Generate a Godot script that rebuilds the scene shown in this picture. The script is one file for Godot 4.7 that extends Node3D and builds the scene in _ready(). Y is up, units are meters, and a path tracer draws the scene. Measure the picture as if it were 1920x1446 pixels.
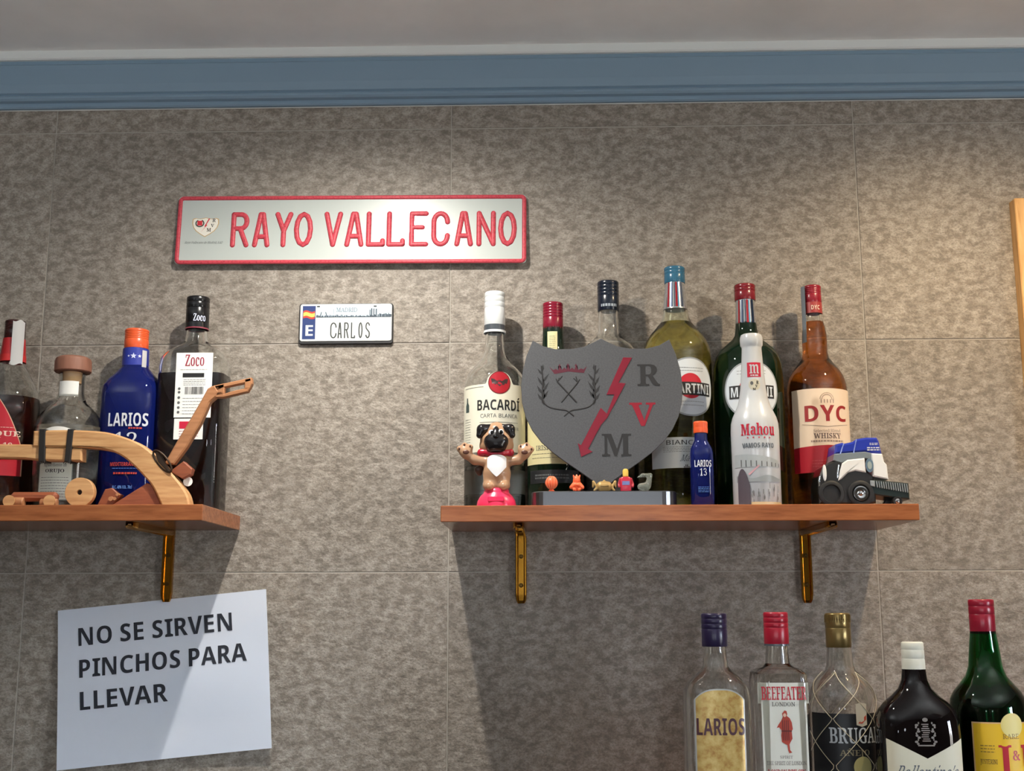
extends Node3D
# A bar wall: stone-look tiles, two wooden shelves of bottles and keepsakes, two name plates and a paper notice.
# Heights are metres above the floor; the wall's face is the plane z = 0 and the room lies towards +z.

const Y0 := 1.98
const SHELF_L := 1.7303
const SHELF_R := 1.7271
const SHELF_LOW := 1.29
var mats := {}
var used := {}
var rng := RandomNumberGenerator.new()
var fonts := {}

# ---------------------------------------------------------------- materials
func c8(r: float, g: float, b: float, a := 1.0) -> Color:
	return Color(r / 255.0, g / 255.0, b / 255.0, a)

func mat(key: String, c := Color.WHITE, rough := 0.55, metal := 0.0) -> StandardMaterial3D:
	if mats.has(key):
		return mats[key]
	var m := StandardMaterial3D.new()
	m.resource_name = key
	m.albedo_color = c
	m.roughness = rough
	m.metallic = metal
	mats[key] = m
	return m

func glass(key: String, c: Color, see := 1.0) -> StandardMaterial3D:
	if mats.has(key):
		return mats[key]
	var m := mat(key, Color(c.r, c.g, c.b, 1.0 - see), 0.02)
	m.refraction_enabled = true
	m.refraction_scale = 0.05
	return m

func fluid(key: String, c: Color, see := 1.0) -> StandardMaterial3D:
	var m := glass(key, c, see)
	m.refraction_scale = 0.035
	return m

func noise_tex(seed_: int, freq: float, ramp: Array, size := 1024, kind := FastNoiseLite.TYPE_SIMPLEX, octaves := 5, warp := 0.0) -> NoiseTexture2D:
	var n := FastNoiseLite.new()
	n.seed = seed_
	n.noise_type = kind
	n.frequency = freq
	n.fractal_octaves = octaves
	n.fractal_gain = 0.6
	if warp > 0.0:
		n.domain_warp_enabled = true
		n.domain_warp_amplitude = warp
		n.domain_warp_frequency = freq * 1.5
	var t := NoiseTexture2D.new()
	t.width = size
	t.height = size
	t.seamless = true
	t.noise = n
	if ramp.size():
		var g := Gradient.new()
		var offs := PackedFloat32Array()
		var cols := PackedColorArray()
		for r in ramp:
			offs.append(r[0])
			cols.append(r[1])
		g.offsets = offs
		g.colors = cols
		t.color_ramp = g
	return t

func wood(key: String, dark: Color, light: Color, axis: int, seed_: int, rough := 0.4) -> StandardMaterial3D:
	if mats.has(key):
		return mats[key]
	var m := mat(key, Color.WHITE, rough)
	m.albedo_texture = noise_tex(seed_, 0.012, [[0.0, dark], [0.45, dark.lerp(light, 0.55)], [1.0, light]], 512, FastNoiseLite.TYPE_SIMPLEX, 4, 12.0)
	m.uv1_triplanar = true
	var s := Vector3(14, 14, 14)
	s[axis] = 1.6
	m.uv1_scale = s
	return m

# ---------------------------------------------------------------- scene tree
func unique(n: String) -> String:
	if not used.has(n):
		used[n] = 0
		return n
	used[n] += 1
	return "%s_%03d" % [n, used[n]]

func thing(called: String, label: String, category: String, at: Vector3, group := "", turn := 0.0) -> Node3D:
	var o := Node3D.new()
	o.name = unique(called)
	add_child(o)
	o.position = at
	o.rotation.y = turn
	o.set_meta("label", label)
	o.set_meta("category", category)
	if group != "":
		o.set_meta("group", group)
	return o

func part(called: String, st: SurfaceTool, m: Material, parent: Node, label := "") -> MeshInstance3D:
	st.generate_normals()
	var o := MeshInstance3D.new()
	o.name = called
	o.mesh = st.commit()
	o.material_override = null
	o.set_surface_override_material(0, m)
	if parent == self:
		o.name = unique(called)
	parent.add_child(o, true)
	if label != "":
		o.set_meta("label", label)
	return o

func structure(called: String, st: SurfaceTool, m: Material) -> MeshInstance3D:
	var o := part(called, st, m, self)
	o.set_meta("kind", "structure")
	return o

func S() -> SurfaceTool:
	var st := SurfaceTool.new()
	st.begin(Mesh.PRIMITIVE_TRIANGLES)
	st.set_smooth_group(-1)
	return st

# ---------------------------------------------------------------- shapes
func tri(st: SurfaceTool, a: Vector3, b: Vector3, c: Vector3) -> void:
	if a.is_equal_approx(b) or b.is_equal_approx(c) or a.is_equal_approx(c):
		return
	st.add_vertex(a)
	st.add_vertex(b)
	st.add_vertex(c)

func quad(st: SurfaceTool, a: Vector3, b: Vector3, c: Vector3, d: Vector3) -> void:
	tri(st, a, b, c)
	tri(st, a, c, d)

# rings: [height, half width, half depth (same), squareness (2 = round)] from the bottom up
func loft(st: SurfaceTool, rings: Array, seg := 40, caps := true, xf := Transform3D.IDENTITY, crease := 38.0) -> void:
	var rows := []
	for r in rings:
		var rx: float = r[1]
		var rz: float = r[2] if r.size() > 2 else rx
		var n: float = r[3] if r.size() > 3 else 2.0
		var row := PackedVector3Array()
		for i in seg:
			var a := TAU * i / seg
			var c := cos(a)
			var s := sin(a)
			if n != 2.0:
				c = signf(c) * pow(absf(c), 2.0 / n)
				s = signf(s) * pow(absf(s), 2.0 / n)
			row.append(xf * Vector3(rx * c, r[0], rz * s))
		rows.append(row)
	var g := 1
	for k in rows.size() - 1:
		if k > 0:
			var d0 := Vector2(rings[k][1] - rings[k - 1][1], rings[k][0] - rings[k - 1][0])
			var d1 := Vector2(rings[k + 1][1] - rings[k][1], rings[k + 1][0] - rings[k][0])
			if absf(d0.angle_to(d1)) > deg_to_rad(crease):
				g += 1
		st.set_smooth_group(g)
		for i in seg:
			var j := (i + 1) % seg
			quad(st, rows[k][i], rows[k][j], rows[k + 1][j], rows[k + 1][i])
	if caps:
		var last := rings.size() - 1
		if rings[0][1] > 0.00001:
			st.set_smooth_group(g + 1)
			var cb := xf * Vector3(0, rings[0][0], 0)
			for i in seg:
				tri(st, cb, rows[0][(i + 1) % seg], rows[0][i])
		if rings[last][1] > 0.00001:
			st.set_smooth_group(g + 2)
			var ct := xf * Vector3(0, rings[last][0], 0)
			for i in seg:
				tri(st, ct, rows[last][i], rows[last][(i + 1) % seg])
	st.set_smooth_group(-1)

func box(st: SurfaceTool, c: Vector3, size: Vector3, bev := 0.0, basis_ := Basis.IDENTITY) -> void:
	var h := size * 0.5
	var b := minf(bev, minf(h.x, minf(h.y, h.z)) * 0.9)
	st.set_smooth_group(-1)
	for ax in 3:
		var u := (ax + 1) % 3
		var v := (ax + 2) % 3
		for s in [-1.0, 1.0]:
			var p := []
			for q in [[-1, -1], [1, -1], [1, 1], [-1, 1]]:
				var w := Vector3()
				w[ax] = s * h[ax]
				w[u] = q[0] * (h[u] - b)
				w[v] = q[1] * (h[v] - b)
				p.append(c + basis_ * w)
			if s > 0:
				quad(st, p[3], p[2], p[1], p[0])
			else:
				quad(st, p[0], p[1], p[2], p[3])
	if b <= 0.0:
		return
	for ax in 3:
		var u := (ax + 1) % 3
		var v := (ax + 2) % 3
		for su in [-1.0, 1.0]:
			for sv in [-1.0, 1.0]:
				var e := []
				for q in [[-1.0, 0], [1.0, 0], [1.0, 1], [-1.0, 1]]:
					var w := Vector3()
					w[ax] = q[0] * (h[ax] - b)
					w[u] = su * (h[u] if q[1] == 0 else h[u] - b)
					w[v] = sv * (h[v] - b if q[1] == 0 else h[v])
					e.append(c + basis_ * w)
				if su * sv > 0:
					quad(st, e[0], e[1], e[2], e[3])
				else:
					quad(st, e[3], e[2], e[1], e[0])
	for sx in [-1.0, 1.0]:
		for sy in [-1.0, 1.0]:
			for sz in [-1.0, 1.0]:
				var p0 := c + basis_ * Vector3(sx * h.x, sy * (h.y - b), sz * (h.z - b))
				var p1 := c + basis_ * Vector3(sx * (h.x - b), sy * h.y, sz * (h.z - b))
				var p2 := c + basis_ * Vector3(sx * (h.x - b), sy * (h.y - b), sz * h.z)
				if sx * sy * sz > 0:
					tri(st, p0, p2, p1)
				else:
					tri(st, p0, p1, p2)

# flat outline (x, y) pulled from z0 to z1, with a chamfer round the front edge
func prism(st: SurfaceTool, outline: PackedVector2Array, z0: float, z1: float, bev := 0.0, xf := Transform3D.IDENTITY) -> void:
	var pts := outline.duplicate()
	if Geometry2D.is_polygon_clockwise(pts):
		pts.reverse()
	var n := pts.size()
	var inner := PackedVector2Array()
	for i in n:
		var a := pts[(i + n - 1) % n]
		var b := pts[i]
		var c := pts[(i + 1) % n]
		var n0 := -(b - a).normalized().orthogonal()
		var n1 := -(c - b).normalized().orthogonal()
		var m := (n0 + n1)
		m = m / maxf(0.35, 1.0 + n0.dot(n1)) if m.length() > 0.01 else n0
		inner.append(b + m * bev)
	var area := 0.0
	for i in n:
		area += pts[i].cross(pts[(i + 1) % n])
	if bev > 0.0:
		var area2 := 0.0
		for i in n:
			area2 += inner[i].cross(inner[(i + 1) % n])
		if absf(area2) > absf(area):
			for i in n:
				inner[i] = pts[i] * 2.0 - inner[i]
	var ccw := area > 0.0
	var idx := Geometry2D.triangulate_polygon(pts)
	var f := pts if bev <= 0.0 else inner
	for k in range(0, idx.size(), 3):
		var a := f[idx[k]]
		var b := f[idx[k + 1]]
		var c := f[idx[k + 2]]
		var up := (b - a).cross(c - a) > 0.0
		var A := xf * Vector3(a.x, a.y, z1)
		var B := xf * Vector3(b.x, b.y, z1)
		var C := xf * Vector3(c.x, c.y, z1)
		if up:
			tri(st, A, C, B)
		else:
			tri(st, A, B, C)
		a = pts[idx[k]]
		b = pts[idx[k + 1]]
		c = pts[idx[k + 2]]
		A = xf * Vector3(a.x, a.y, z0)
		B = xf * Vector3(b.x, b.y, z0)
		C = xf * Vector3(c.x, c.y, z0)
		if up:
			tri(st, A, B, C)
		else:
			tri(st, A, C, B)
	for i in n:
		var j := (i + 1) % n
		var p := pts[i] if ccw else pts[j]
		var q := pts[j] if ccw else pts[i]
		var pi_ := inner[i] if ccw else inner[j]
		var qi := inner[j] if ccw else inner[i]
		var zf := z1 - (bev if bev > 0.0 else 0.0)
		quad(st, xf * Vector3(p.x, p.y, z0), xf * Vector3(p.x, p.y, zf), xf * Vector3(q.x, q.y, zf), xf * Vector3(q.x, q.y, z0))
		if bev > 0.0:
			quad(st, xf * Vector3(p.x, p.y, zf), xf * Vector3(pi_.x, pi_.y, z1), xf * Vector3(qi.x, qi.y, z1), xf * Vector3(q.x, q.y, zf))

# round bar along a path; flat squeezes it along z
func tube(st: SurfaceTool, path: Array, r: float, seg := 8, flat := 1.0, closed := false, radii := []) -> void:
	var n := path.size()
	var rows := []
	var up := Vector3(0, 0, 1)
	for i in n:
		var a: Vector3 = path[(i + n - 1) % n] if closed or i > 0 else path[i]
		var b: Vector3 = path[(i + 1) % n] if closed or i < n - 1 else path[i]
		var d := (b - a).normalized()
		if absf(d.dot(up)) > 0.98:
			up = Vector3(0, 1, 0)
		var s := d.cross(up).normalized()
		var u := s.cross(d).normalized()
		var rr: float = radii[i] if radii.size() else r
		var row := PackedVector3Array()
		for k in seg:
			var ang := TAU * k / seg
			row.append(path[i] + s * cos(ang) * rr + u * sin(ang) * rr * flat)
		rows.append(row)
	st.set_smooth_group(1)
	for i in (n if closed else n - 1):
		var j := (i + 1) % n
		for k in seg:
			var l := (k + 1) % seg
			quad(st, rows[i][k], rows[i][l], rows[j][l], rows[j][k])
	if not closed:
		st.set_smooth_group(2)
		for k in seg:
			var l := (k + 1) % seg
			tri(st, path[0], rows[0][l], rows[0][k])
			tri(st, path[n - 1], rows[n - 1][k], rows[n - 1][l])
	st.set_smooth_group(-1)

func ball(st: SurfaceTool, c: Vector3, r: Vector3, seg := 20, basis_ := Basis.IDENTITY) -> void:
	var rings := []
	for k in 11:
		var a := -PI / 2 + PI * k / 10.0
		rings.append([sin(a), maxf(cos(a), 0.0)])
	loft(st, rings, seg, false, Transform3D(basis_ * Basis.from_scale(r), c), 60.0)

func smooth_path(pts: Array, steps := 6, closed := false) -> Array:
	var out := []
	var n := pts.size()
	for i in (n if closed else n - 1):
		var p0 = pts[(i + n - 1) % n] if closed or i > 0 else pts[i]
		var p1 = pts[i]
		var p2 = pts[(i + 1) % n]
		var p3 = pts[(i + 2) % n] if closed or i < n - 2 else p2
		for k in steps:
			out.append(p1.cubic_interpolate(p2, p0, p3, float(k) / steps))
	if not closed:
		out.append(pts[n - 1])
	return out

# ---------------------------------------------------------------- prints and labels: flat triangles, laid on a round or flat face
# on: 0 for a flat face, a radius for a round one, or Vector3(half width, half depth, squareness) for a squared bottle
func bend(st: SurfaceTool, tris: PackedVector3Array, on: Variant, lift: float, xf := Transform3D.IDENTITY) -> void:
	st.set_smooth_group(1)
	for k in range(0, tris.size(), 3):
		var v := []
		for i in 3:
			var p := tris[k + i]
			if on is Vector3:
				p.z += lift + on.y * pow(maxf(0.0, 1.0 - pow(minf(absf(p.x / on.x), 1.0), on.z)), 1.0 / on.z)
			elif on > 0.0:
				var a: float = p.x / (on + lift)
				p = Vector3((on + lift + p.z) * sin(a), p.y, (on + lift + p.z) * cos(a))
			else:
				p.z += lift
			v.append(xf * p)
		tri(st, v[0], v[1], v[2])
	st.set_smooth_group(-1)

# a sheet between two edges given as functions of x
func sheet(x0: float, x1: float, lo: Callable, hi: Callable, n := 24, z := 0.0) -> PackedVector3Array:
	var t := PackedVector3Array()
	for i in n:
		var a := lerpf(x0, x1, float(i) / n)
		var b := lerpf(x0, x1, float(i + 1) / n)
		var p := Vector3(a, lo.call(a), z)
		var q := Vector3(a, hi.call(a), z)
		var r := Vector3(b, hi.call(b), z)
		var s := Vector3(b, lo.call(b), z)
		t.append_array([p, q, r, p, r, s])
	return t

func rect(x0: float, y0: float, x1: float, y1: float, n := 12, z := 0.0) -> PackedVector3Array:
	return sheet(x0, x1, func(_x): return y0, func(_x): return y1, n, z)

func disc(cx: float, cy: float, rx: float, ry: float, n := 24, z := 0.0) -> PackedVector3Array:
	var t := PackedVector3Array()
	for i in n:
		var a0 := PI - PI * i / n
		var a1 := PI - PI * (i + 1) / n
		var p := Vector3(cx + rx * cos(a0), cy - ry * sin(a0), z)
		var q := Vector3(cx + rx * cos(a0), cy + ry * sin(a0), z)
		var r := Vector3(cx + rx * cos(a1), cy + ry * sin(a1), z)
		var s := Vector3(cx + rx * cos(a1), cy - ry * sin(a1), z)
		t.append_array([p, q, r, p, r, s])
	return t

func poly(pts: Array, z := 0.0) -> PackedVector3Array:
	var p2 := PackedVector2Array(pts)
	var idx := Geometry2D.triangulate_polygon(p2)
	var t := PackedVector3Array()
	for k in range(0, idx.size(), 3):
		var a := p2[idx[k]]
		var b := p2[idx[k + 1]]
		var c := p2[idx[k + 2]]
		if (b - a).cross(c - a) > 0.0:
			t.append_array([Vector3(a.x, a.y, z), Vector3(c.x, c.y, z), Vector3(b.x, b.y, z)])
		else:
			t.append_array([Vector3(a.x, a.y, z), Vector3(b.x, b.y, z), Vector3(c.x, c.y, z)])
	return t

func font(kind: String) -> SystemFont:
	if not fonts.has(kind):
		var f := SystemFont.new()
		f.font_names = PackedStringArray(["Droid Serif" if kind.begins_with("serif") else "Droid Sans"])
		f.font_weight = 700 if kind.ends_with("bold") else 400
		fonts[kind] = f
	return fonts[kind]

# lettering fitted to a box: centre x, centre y, width, height
func letters(s: String, cx: float, cy: float, w: float, h: float, kind := "sans_bold", z := 0.0, slant := 0.0) -> PackedVector3Array:
	var tm := TextMesh.new()
	tm.font = font(kind)
	tm.text = s
	tm.font_size = 48
	tm.depth = 0.0
	tm.curve_step = 2.0
	var arr := tm.get_mesh_arrays()
	var vs: PackedVector3Array = arr[Mesh.ARRAY_VERTEX]
	var idx: PackedInt32Array = arr[Mesh.ARRAY_INDEX]
	var lo := Vector3(1e9, 1e9, 0)
	var hi := Vector3(-1e9, -1e9, 0)
	for v in vs:
		lo = lo.min(v)
		hi = hi.max(v)
	var t := PackedVector3Array()
	for i in idx:
		var v := vs[i]
		var fx := (v.x - lo.x) / (hi.x - lo.x) - 0.5
		var fy := (v.y - lo.y) / (hi.y - lo.y) - 0.5
		t.append(Vector3(cx + fx * w + slant * fy * h, cy + fy * h, z))
	return t

# rows of unreadable fine print: short dashes
func fine_print(x0: float, x1: float, y0: float, y1: float, rows: int, seed_: int, thick := 0.0006) -> PackedVector3Array:
	var t := PackedVector3Array()
	var r := RandomNumberGenerator.new()
	r.seed = seed_
	for k in rows:
		var y := lerpf(y1, y0, (k + 0.5) / rows)
		var x := x0
		while x < x1:
			var l := minf(r.randf_range(0.0015, 0.0045), x1 - x)
			t.append_array(rect(x, y - thick / 2, x + l, y + thick / 2, 1))
			x += l + 0.0008
	return t

func stick(called: String, tris: PackedVector3Array, on: Variant, lift: float, m: Material, parent: Node, turn := 0.0, label := "") -> MeshInstance3D:
	var st := S()
	bend(st, tris, on, lift, Transform3D(Basis(Vector3.UP, turn), Vector3.ZERO))
	return part(called, st, m, parent, label)

# ---------------------------------------------------------------- strokes for embossed plate lettering, in a unit box
func strokes(ch: String) -> Array:
	var arc := func(cx: float, cy: float, rx: float, ry: float, a0: float, a1: float) -> Array:
		var o := []
		for i in 13:
			var a := deg_to_rad(lerpf(a0, a1, i / 12.0))
			o.append(Vector2(cx + rx * cos(a), cy + ry * sin(a)))
		return o
	match ch:
		"R": return [[Vector2(0, 0), Vector2(0, 1)], [Vector2(0, 1)] + arc.call(0.55, 0.77, 0.42, 0.23, 90, -90) + [Vector2(0, 0.54)], [Vector2(0.5, 0.54), Vector2(1, 0)]]
		"A": return [[Vector2(0, 0), Vector2(0.4, 1), Vector2(0.6, 1), Vector2(1, 0)], [Vector2(0.12, 0.27), Vector2(0.88, 0.27)]]
		"Y": return [[Vector2(0, 1), Vector2(0.5, 0.45), Vector2(1, 1)], [Vector2(0.5, 0.45), Vector2(0.5, 0)]]
		"O": return [arc.call(0.5, 0.5, 0.5, 0.5, 90, 450)]
		"V": return [[Vector2(0, 1), Vector2(0.5, 0), Vector2(1, 1)]]
		"L": return [[Vector2(0, 1), Vector2(0, 0), Vector2(1, 0)], [Vector2(1, 0), Vector2(1, 0.12)]]
		"E": return [[Vector2(1, 1), Vector2(0, 1), Vector2(0, 0), Vector2(1, 0)], [Vector2(0, 0.55), Vector2(0.75, 0.55)]]
		"C": return [[Vector2(1, 0.72)] + arc.call(0.5, 0.72, 0.5, 0.28, 0, 180) + arc.call(0.5, 0.28, 0.5, 0.28, 180, 360) + [Vector2(1, 0.28)]]
		"N": return [[Vector2(0, 0), Vector2(0, 1), Vector2(1, 0), Vector2(1, 1)]]
		"S": return [arc.call(0.5, 0.76, 0.48, 0.24, 20, 215) + [Vector2(0.5, 0.5)] + arc.call(0.5, 0.24, 0.48, 0.24, 35, -160)]
	return []

func stroke_letter(st: SurfaceTool, ch: String, x0: float, y0: float, w: float, h: float, r: float, flat: float, z: float) -> void:
	for s in strokes(ch):
		var pth := []
		for v in s:
			var q := Vector3(x0 + r + v.x * (w - 2 * r), y0 + r + v.y * (h - 2 * r), z)
			if pth.is_empty() or not q.is_equal_approx(pth[-1]):
				pth.append(q)
		for i in pth.size() - 1:
			tube(st, [pth[i], pth[i + 1]], r, 8, flat)
		for e in pth:
			ball(st, e, Vector3(r, r, r * flat), 8)

# ---------------------------------------------------------------- soft bodies: tapered capsules joined with a smooth minimum, meshed as surface nets
func blob(st: SurfaceTool, bones: Array, cell: float, k: float) -> void:
	var lo := Vector3(1e9, 1e9, 1e9)
	var hi := -lo
	for b in bones:
		var m: float = maxf(b[1], b[3]) + k + cell * 2
		lo = lo.min(b[0] - Vector3.ONE * m).min(b[2] - Vector3.ONE * m)
		hi = hi.max(b[0] + Vector3.ONE * m).max(b[2] + Vector3.ONE * m)
	var n := Vector3i(((hi - lo) / cell).ceil()) + Vector3i.ONE
	var vals := PackedFloat32Array()
	vals.resize(n.x * n.y * n.z)
	for z in n.z:
		for y in n.y:
			for x in n.x:
				var p := lo + Vector3(x, y, z) * cell
				var d := 1e3
				for b in bones:
					var a: Vector3 = b[0]
					var ab: Vector3 = b[2] - a
					var l := ab.length_squared()
					var t := 0.0 if l < 1e-12 else clampf((p - a).dot(ab) / l, 0.0, 1.0)
					var e: float = p.distance_to(a + ab * t) - lerpf(b[1], b[3], t)
					var h := maxf(k - absf(d - e), 0.0) / k
					d = minf(d, e) - h * h * k * 0.25
				vals[(z * n.y + y) * n.x + x] = d
	var at := {}
	for z in n.z - 1:
		for y in n.y - 1:
			for x in n.x - 1:
				var base := (z * n.y + y) * n.x + x
				var inside := 0
				var c := []
				for i in 8:
					var v := vals[base + (i & 1) + ((i >> 1) & 1) * n.x + (i >> 2) * n.x * n.y]
					c.append(v)
					if v < 0.0:
						inside += 1
				if inside == 0 or inside == 8:
					continue
				var sum := Vector3.ZERO
				var cnt := 0
				for i in 8:
					for ax in 3:
						var j: int = i | (1 << ax)
						if j == i or (c[i] < 0.0) == (c[j] < 0.0):
							continue
						var t: float = c[i] / (c[i] - c[j])
						var p := Vector3(i & 1, (i >> 1) & 1, i >> 2)
						p[ax] = t
						sum += p
						cnt += 1
				at[Vector3i(x, y, z)] = lo + (Vector3(x, y, z) + sum / cnt) * cell
	st.set_smooth_group(1)
	for key in at:
		var q: Vector3i = key
		var base := (q.z * n.y + q.y) * n.x + q.x
		var step := [1, n.x, n.x * n.y]
		for ax in 3:
			var v0 := vals[base]
			var v1 := vals[base + step[ax]]
			if (v0 < 0.0) == (v1 < 0.0):
				continue
			var du := Vector3i.ZERO
			var dv := Vector3i.ZERO
			du[(ax + 1) % 3] = 1
			dv[(ax + 2) % 3] = 1
			if not (at.has(q - du) and at.has(q - dv) and at.has(q - du - dv)):
				continue
			if v0 < 0.0:
				quad(st, at[q], at[q - dv], at[q - du - dv], at[q - du])
			else:
				quad(st, at[q], at[q - du], at[q - du - dv], at[q - dv])
	st.set_smooth_group(-1)

# ---------------------------------------------------------------- bottles
# outer: rings from the foot to the lip; the glass is hollow, with a wall of its own thickness
func glass_body(outer: Array, m: Material, parent: Node, wall := 0.0028, seg := 48) -> void:
	var st := S()
	var prof := [[outer[0][0], 0.0, 0.0, outer[0][3] if outer[0].size() > 3 else 2.0]]
	prof.append_array(outer)
	for i in range(outer.size() - 1, -1, -1):
		var r: Array = outer[i].duplicate()
		if i < outer.size() - 1:
			r[0] = maxf(r[0], outer[0][0] + 0.006)
		r[1] = r[1] - wall
		if r.size() > 2:
			r[2] = r[2] - wall
		prof.append(r)
	prof.append([outer[0][0] + 0.006, 0.0, 0.0, prof[0][3]])
	loft(st, prof, seg, false)
	part("glass", st, m, parent)

func contents(outer: Array, level: float, m: Material, parent: Node, wall := 0.0028, seg := 48) -> void:
	var st := S()
	var rings := []
	for i in outer.size():
		var r: Array = outer[i].duplicate()
		r[0] = maxf(r[0], outer[0][0] + 0.0056)
		r[1] = r[1] - wall + 0.0004
		if r.size() > 2:
			r[2] = r[2] - wall + 0.0004
		if r[0] >= level:
			if i > 0:
				var p: Array = rings[-1]
				var f: float = (level - p[0]) / maxf(r[0] - p[0], 0.0001)
				var q := [level]
				for j in range(1, r.size()):
					q.append(lerpf(p[j], r[j], f))
				rings.append(q)
			break
		if rings.size() and is_equal_approx(rings[-1][0], r[0]):
			rings[-1] = r
		else:
			rings.append(r)
	loft(st, rings, seg)
	part("liquid", st, m, parent)

# screw cap with fine ridges round it
func cap(y0: float, y1: float, r: float, m: Material, parent: Node, grooves := 3, called := "cap", taper := 0.0) -> MeshInstance3D:
	var st := S()
	var rings := [[y0, r * 0.97], [y0 + 0.0008, r]]
	var top := y1 - 0.0015
	for g in grooves:
		var y := lerpf(y0 + (y1 - y0) * 0.45, top - 0.002, (g + 0.5) / grooves)
		rings.append([y - 0.0011, r - taper * (y - y0) / (y1 - y0)])
		rings.append([y, (r - taper * (y - y0) / (y1 - y0)) * 0.968])
		rings.append([y + 0.0011, r - taper * (y - y0) / (y1 - y0)])
	rings.append([top, r - taper])
	rings.append([y1 - 0.0004, (r - taper) * 0.95])
	rings.append([y1, (r - taper) * 0.88])
	loft(st, rings, 36)
	return part(called, st, m, parent)

func band(called: String, y0: float, y1: float, r0: float, r1: float, m: Material, parent: Node, seg := 40) -> MeshInstance3D:
	var st := S()
	loft(st, [[y0, r0 - 0.0006], [y0, r0], [y1, r1], [y1, r1 - 0.0006], [y0, r0 - 0.0006]], seg, false)
	return part(called, st, m, parent)

# ---------------------------------------------------------------- camera, light, air
func _ready() -> void:
	rng.seed = 7
	var cam := Camera3D.new()
	cam.name = "camera"
	cam.fov = 35.24
	cam.near = 0.02
	cam.position = Vector3(0.1326, Y0 - 0.3827, 1.7217)
	cam.basis = Basis.from_euler(Vector3(0.1832, 0.0246, -0.0022), EULER_ORDER_YXZ)
	add_child(cam)
	cam.current = true
	var env := Environment.new()
	env.background_mode = Environment.BG_SKY
	var sky := Sky.new()
	var sm := ProceduralSkyMaterial.new()
	sm.sky_top_color = c8(168, 190, 220)
	sm.sky_horizon_color = c8(214, 224, 236)
	sm.ground_horizon_color = c8(150, 150, 150)
	sm.ground_bottom_color = c8(110, 108, 104)
	sm.sky_energy_multiplier = 6.8
	sm.ground_energy_multiplier = 6.8
	sky.sky_material = sm
	env.sky = sky
	env.ambient_light_source = Environment.AMBIENT_SOURCE_DISABLED
	env.tonemap_mode = Environment.TONE_MAPPER_LINEAR
	env.tonemap_exposure = 1.1
	env.sdfgi_enabled = true
	env.ssao_enabled = true
	env.ssil_enabled = true
	var we := WorldEnvironment.new()
	we.name = "air"
	we.environment = env
	add_child(we)
	spot_lamp(Vector3(-0.102, 2.338, 0.41), Color(1.0, 0.975, 0.935), 0.71, "small white ceiling spotlight above the long name plate")
	spot_lamp(Vector3(0.752, 2.338, 0.41), Color(1.0, 0.89, 0.73), 0.48, "small white ceiling spotlight near the wooden frame")
	pendant_lamp(Vector3(0.36, 1.63, 2.3), "white glass globe pendant over the bar, right one")
	pendant_lamp(Vector3(-0.34, 1.63, 2.3), "white glass globe pendant over the bar, left one")
	uplighter(Vector3(1.15, 1.9, 1.3), Color(0.95, 0.975, 1.0), 0.5, "white bowl uplighter hanging to the right of the viewer")
	uplighter(Vector3(-0.95, 1.9, 1.3), Color(0.95, 0.975, 1.0), 0.5, "white bowl uplighter hanging to the left of the viewer")

	room()
	shelves()
	name_plates()
	notice()
	left_bottles()
	plough()
	right_bottles()
	shield()
	pug()
	figurines()
	toy_car()
	lower_bottles()

func spot_lamp(at: Vector3, c: Color, energy: float, label: String) -> void:
	var t := thing("ceiling_spotlight", label, "spotlight", Vector3(at.x, 2.432, at.z), "ceiling spotlights over the shelves")
	var white := mat("lamp_white", c8(230, 230, 228), 0.4)
	var st := S()
	loft(st, [[-0.006, 0.046], [0.0, 0.048]], 32)
	part("mounting_ring", st, white, t)
	st = S()
	tube(st, [Vector3(0, -0.004, 0), Vector3(0, at.y - 2.432 + 0.04, 0.006)], 0.006, 10)
	part("stem", st, white, t)
	var aim := Basis(Vector3.RIGHT, deg_to_rad(8.0))
	st = S()
	var xf := Transform3D(aim, Vector3(0, at.y - 2.432 + 0.012, 0.008))
	loft(st, [[0.03, 0.0], [0.03, 0.016], [0.022, 0.024], [0.0, 0.028], [0.0, 0.0265], [0.02, 0.022], [0.026, 0.0]], 32, false, xf)
	part("housing", st, white, t)
	st = S()
	loft(st, [[0.004, 0.0255], [0.006, 0.0255]], 32, true, xf)
	var glow := mat("bulb_face_%s" % label.hash(), c, 0.5)
	glow.emission_enabled = true
	glow.emission = c
	glow.emission_energy_multiplier = 30.0
	part("bulb_lens", st, glow, t)
	var l := SpotLight3D.new()
	l.name = "spot_light"
	l.light_color = c
	l.light_energy = energy
	l.light_size = 0.011
	l.spot_range = 8.0
	l.spot_attenuation = 2.0
	l.spot_angle = 78.0
	l.spot_angle_attenuation = 1.0
	l.shadow_enabled = true
	t.add_child(l)
	var ax := xf.basis * Vector3(0, -1, 0)
	l.position = xf.origin + ax * 0.004
	l.basis = Basis.looking_at(ax, Vector3(0, 0, -1))

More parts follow.
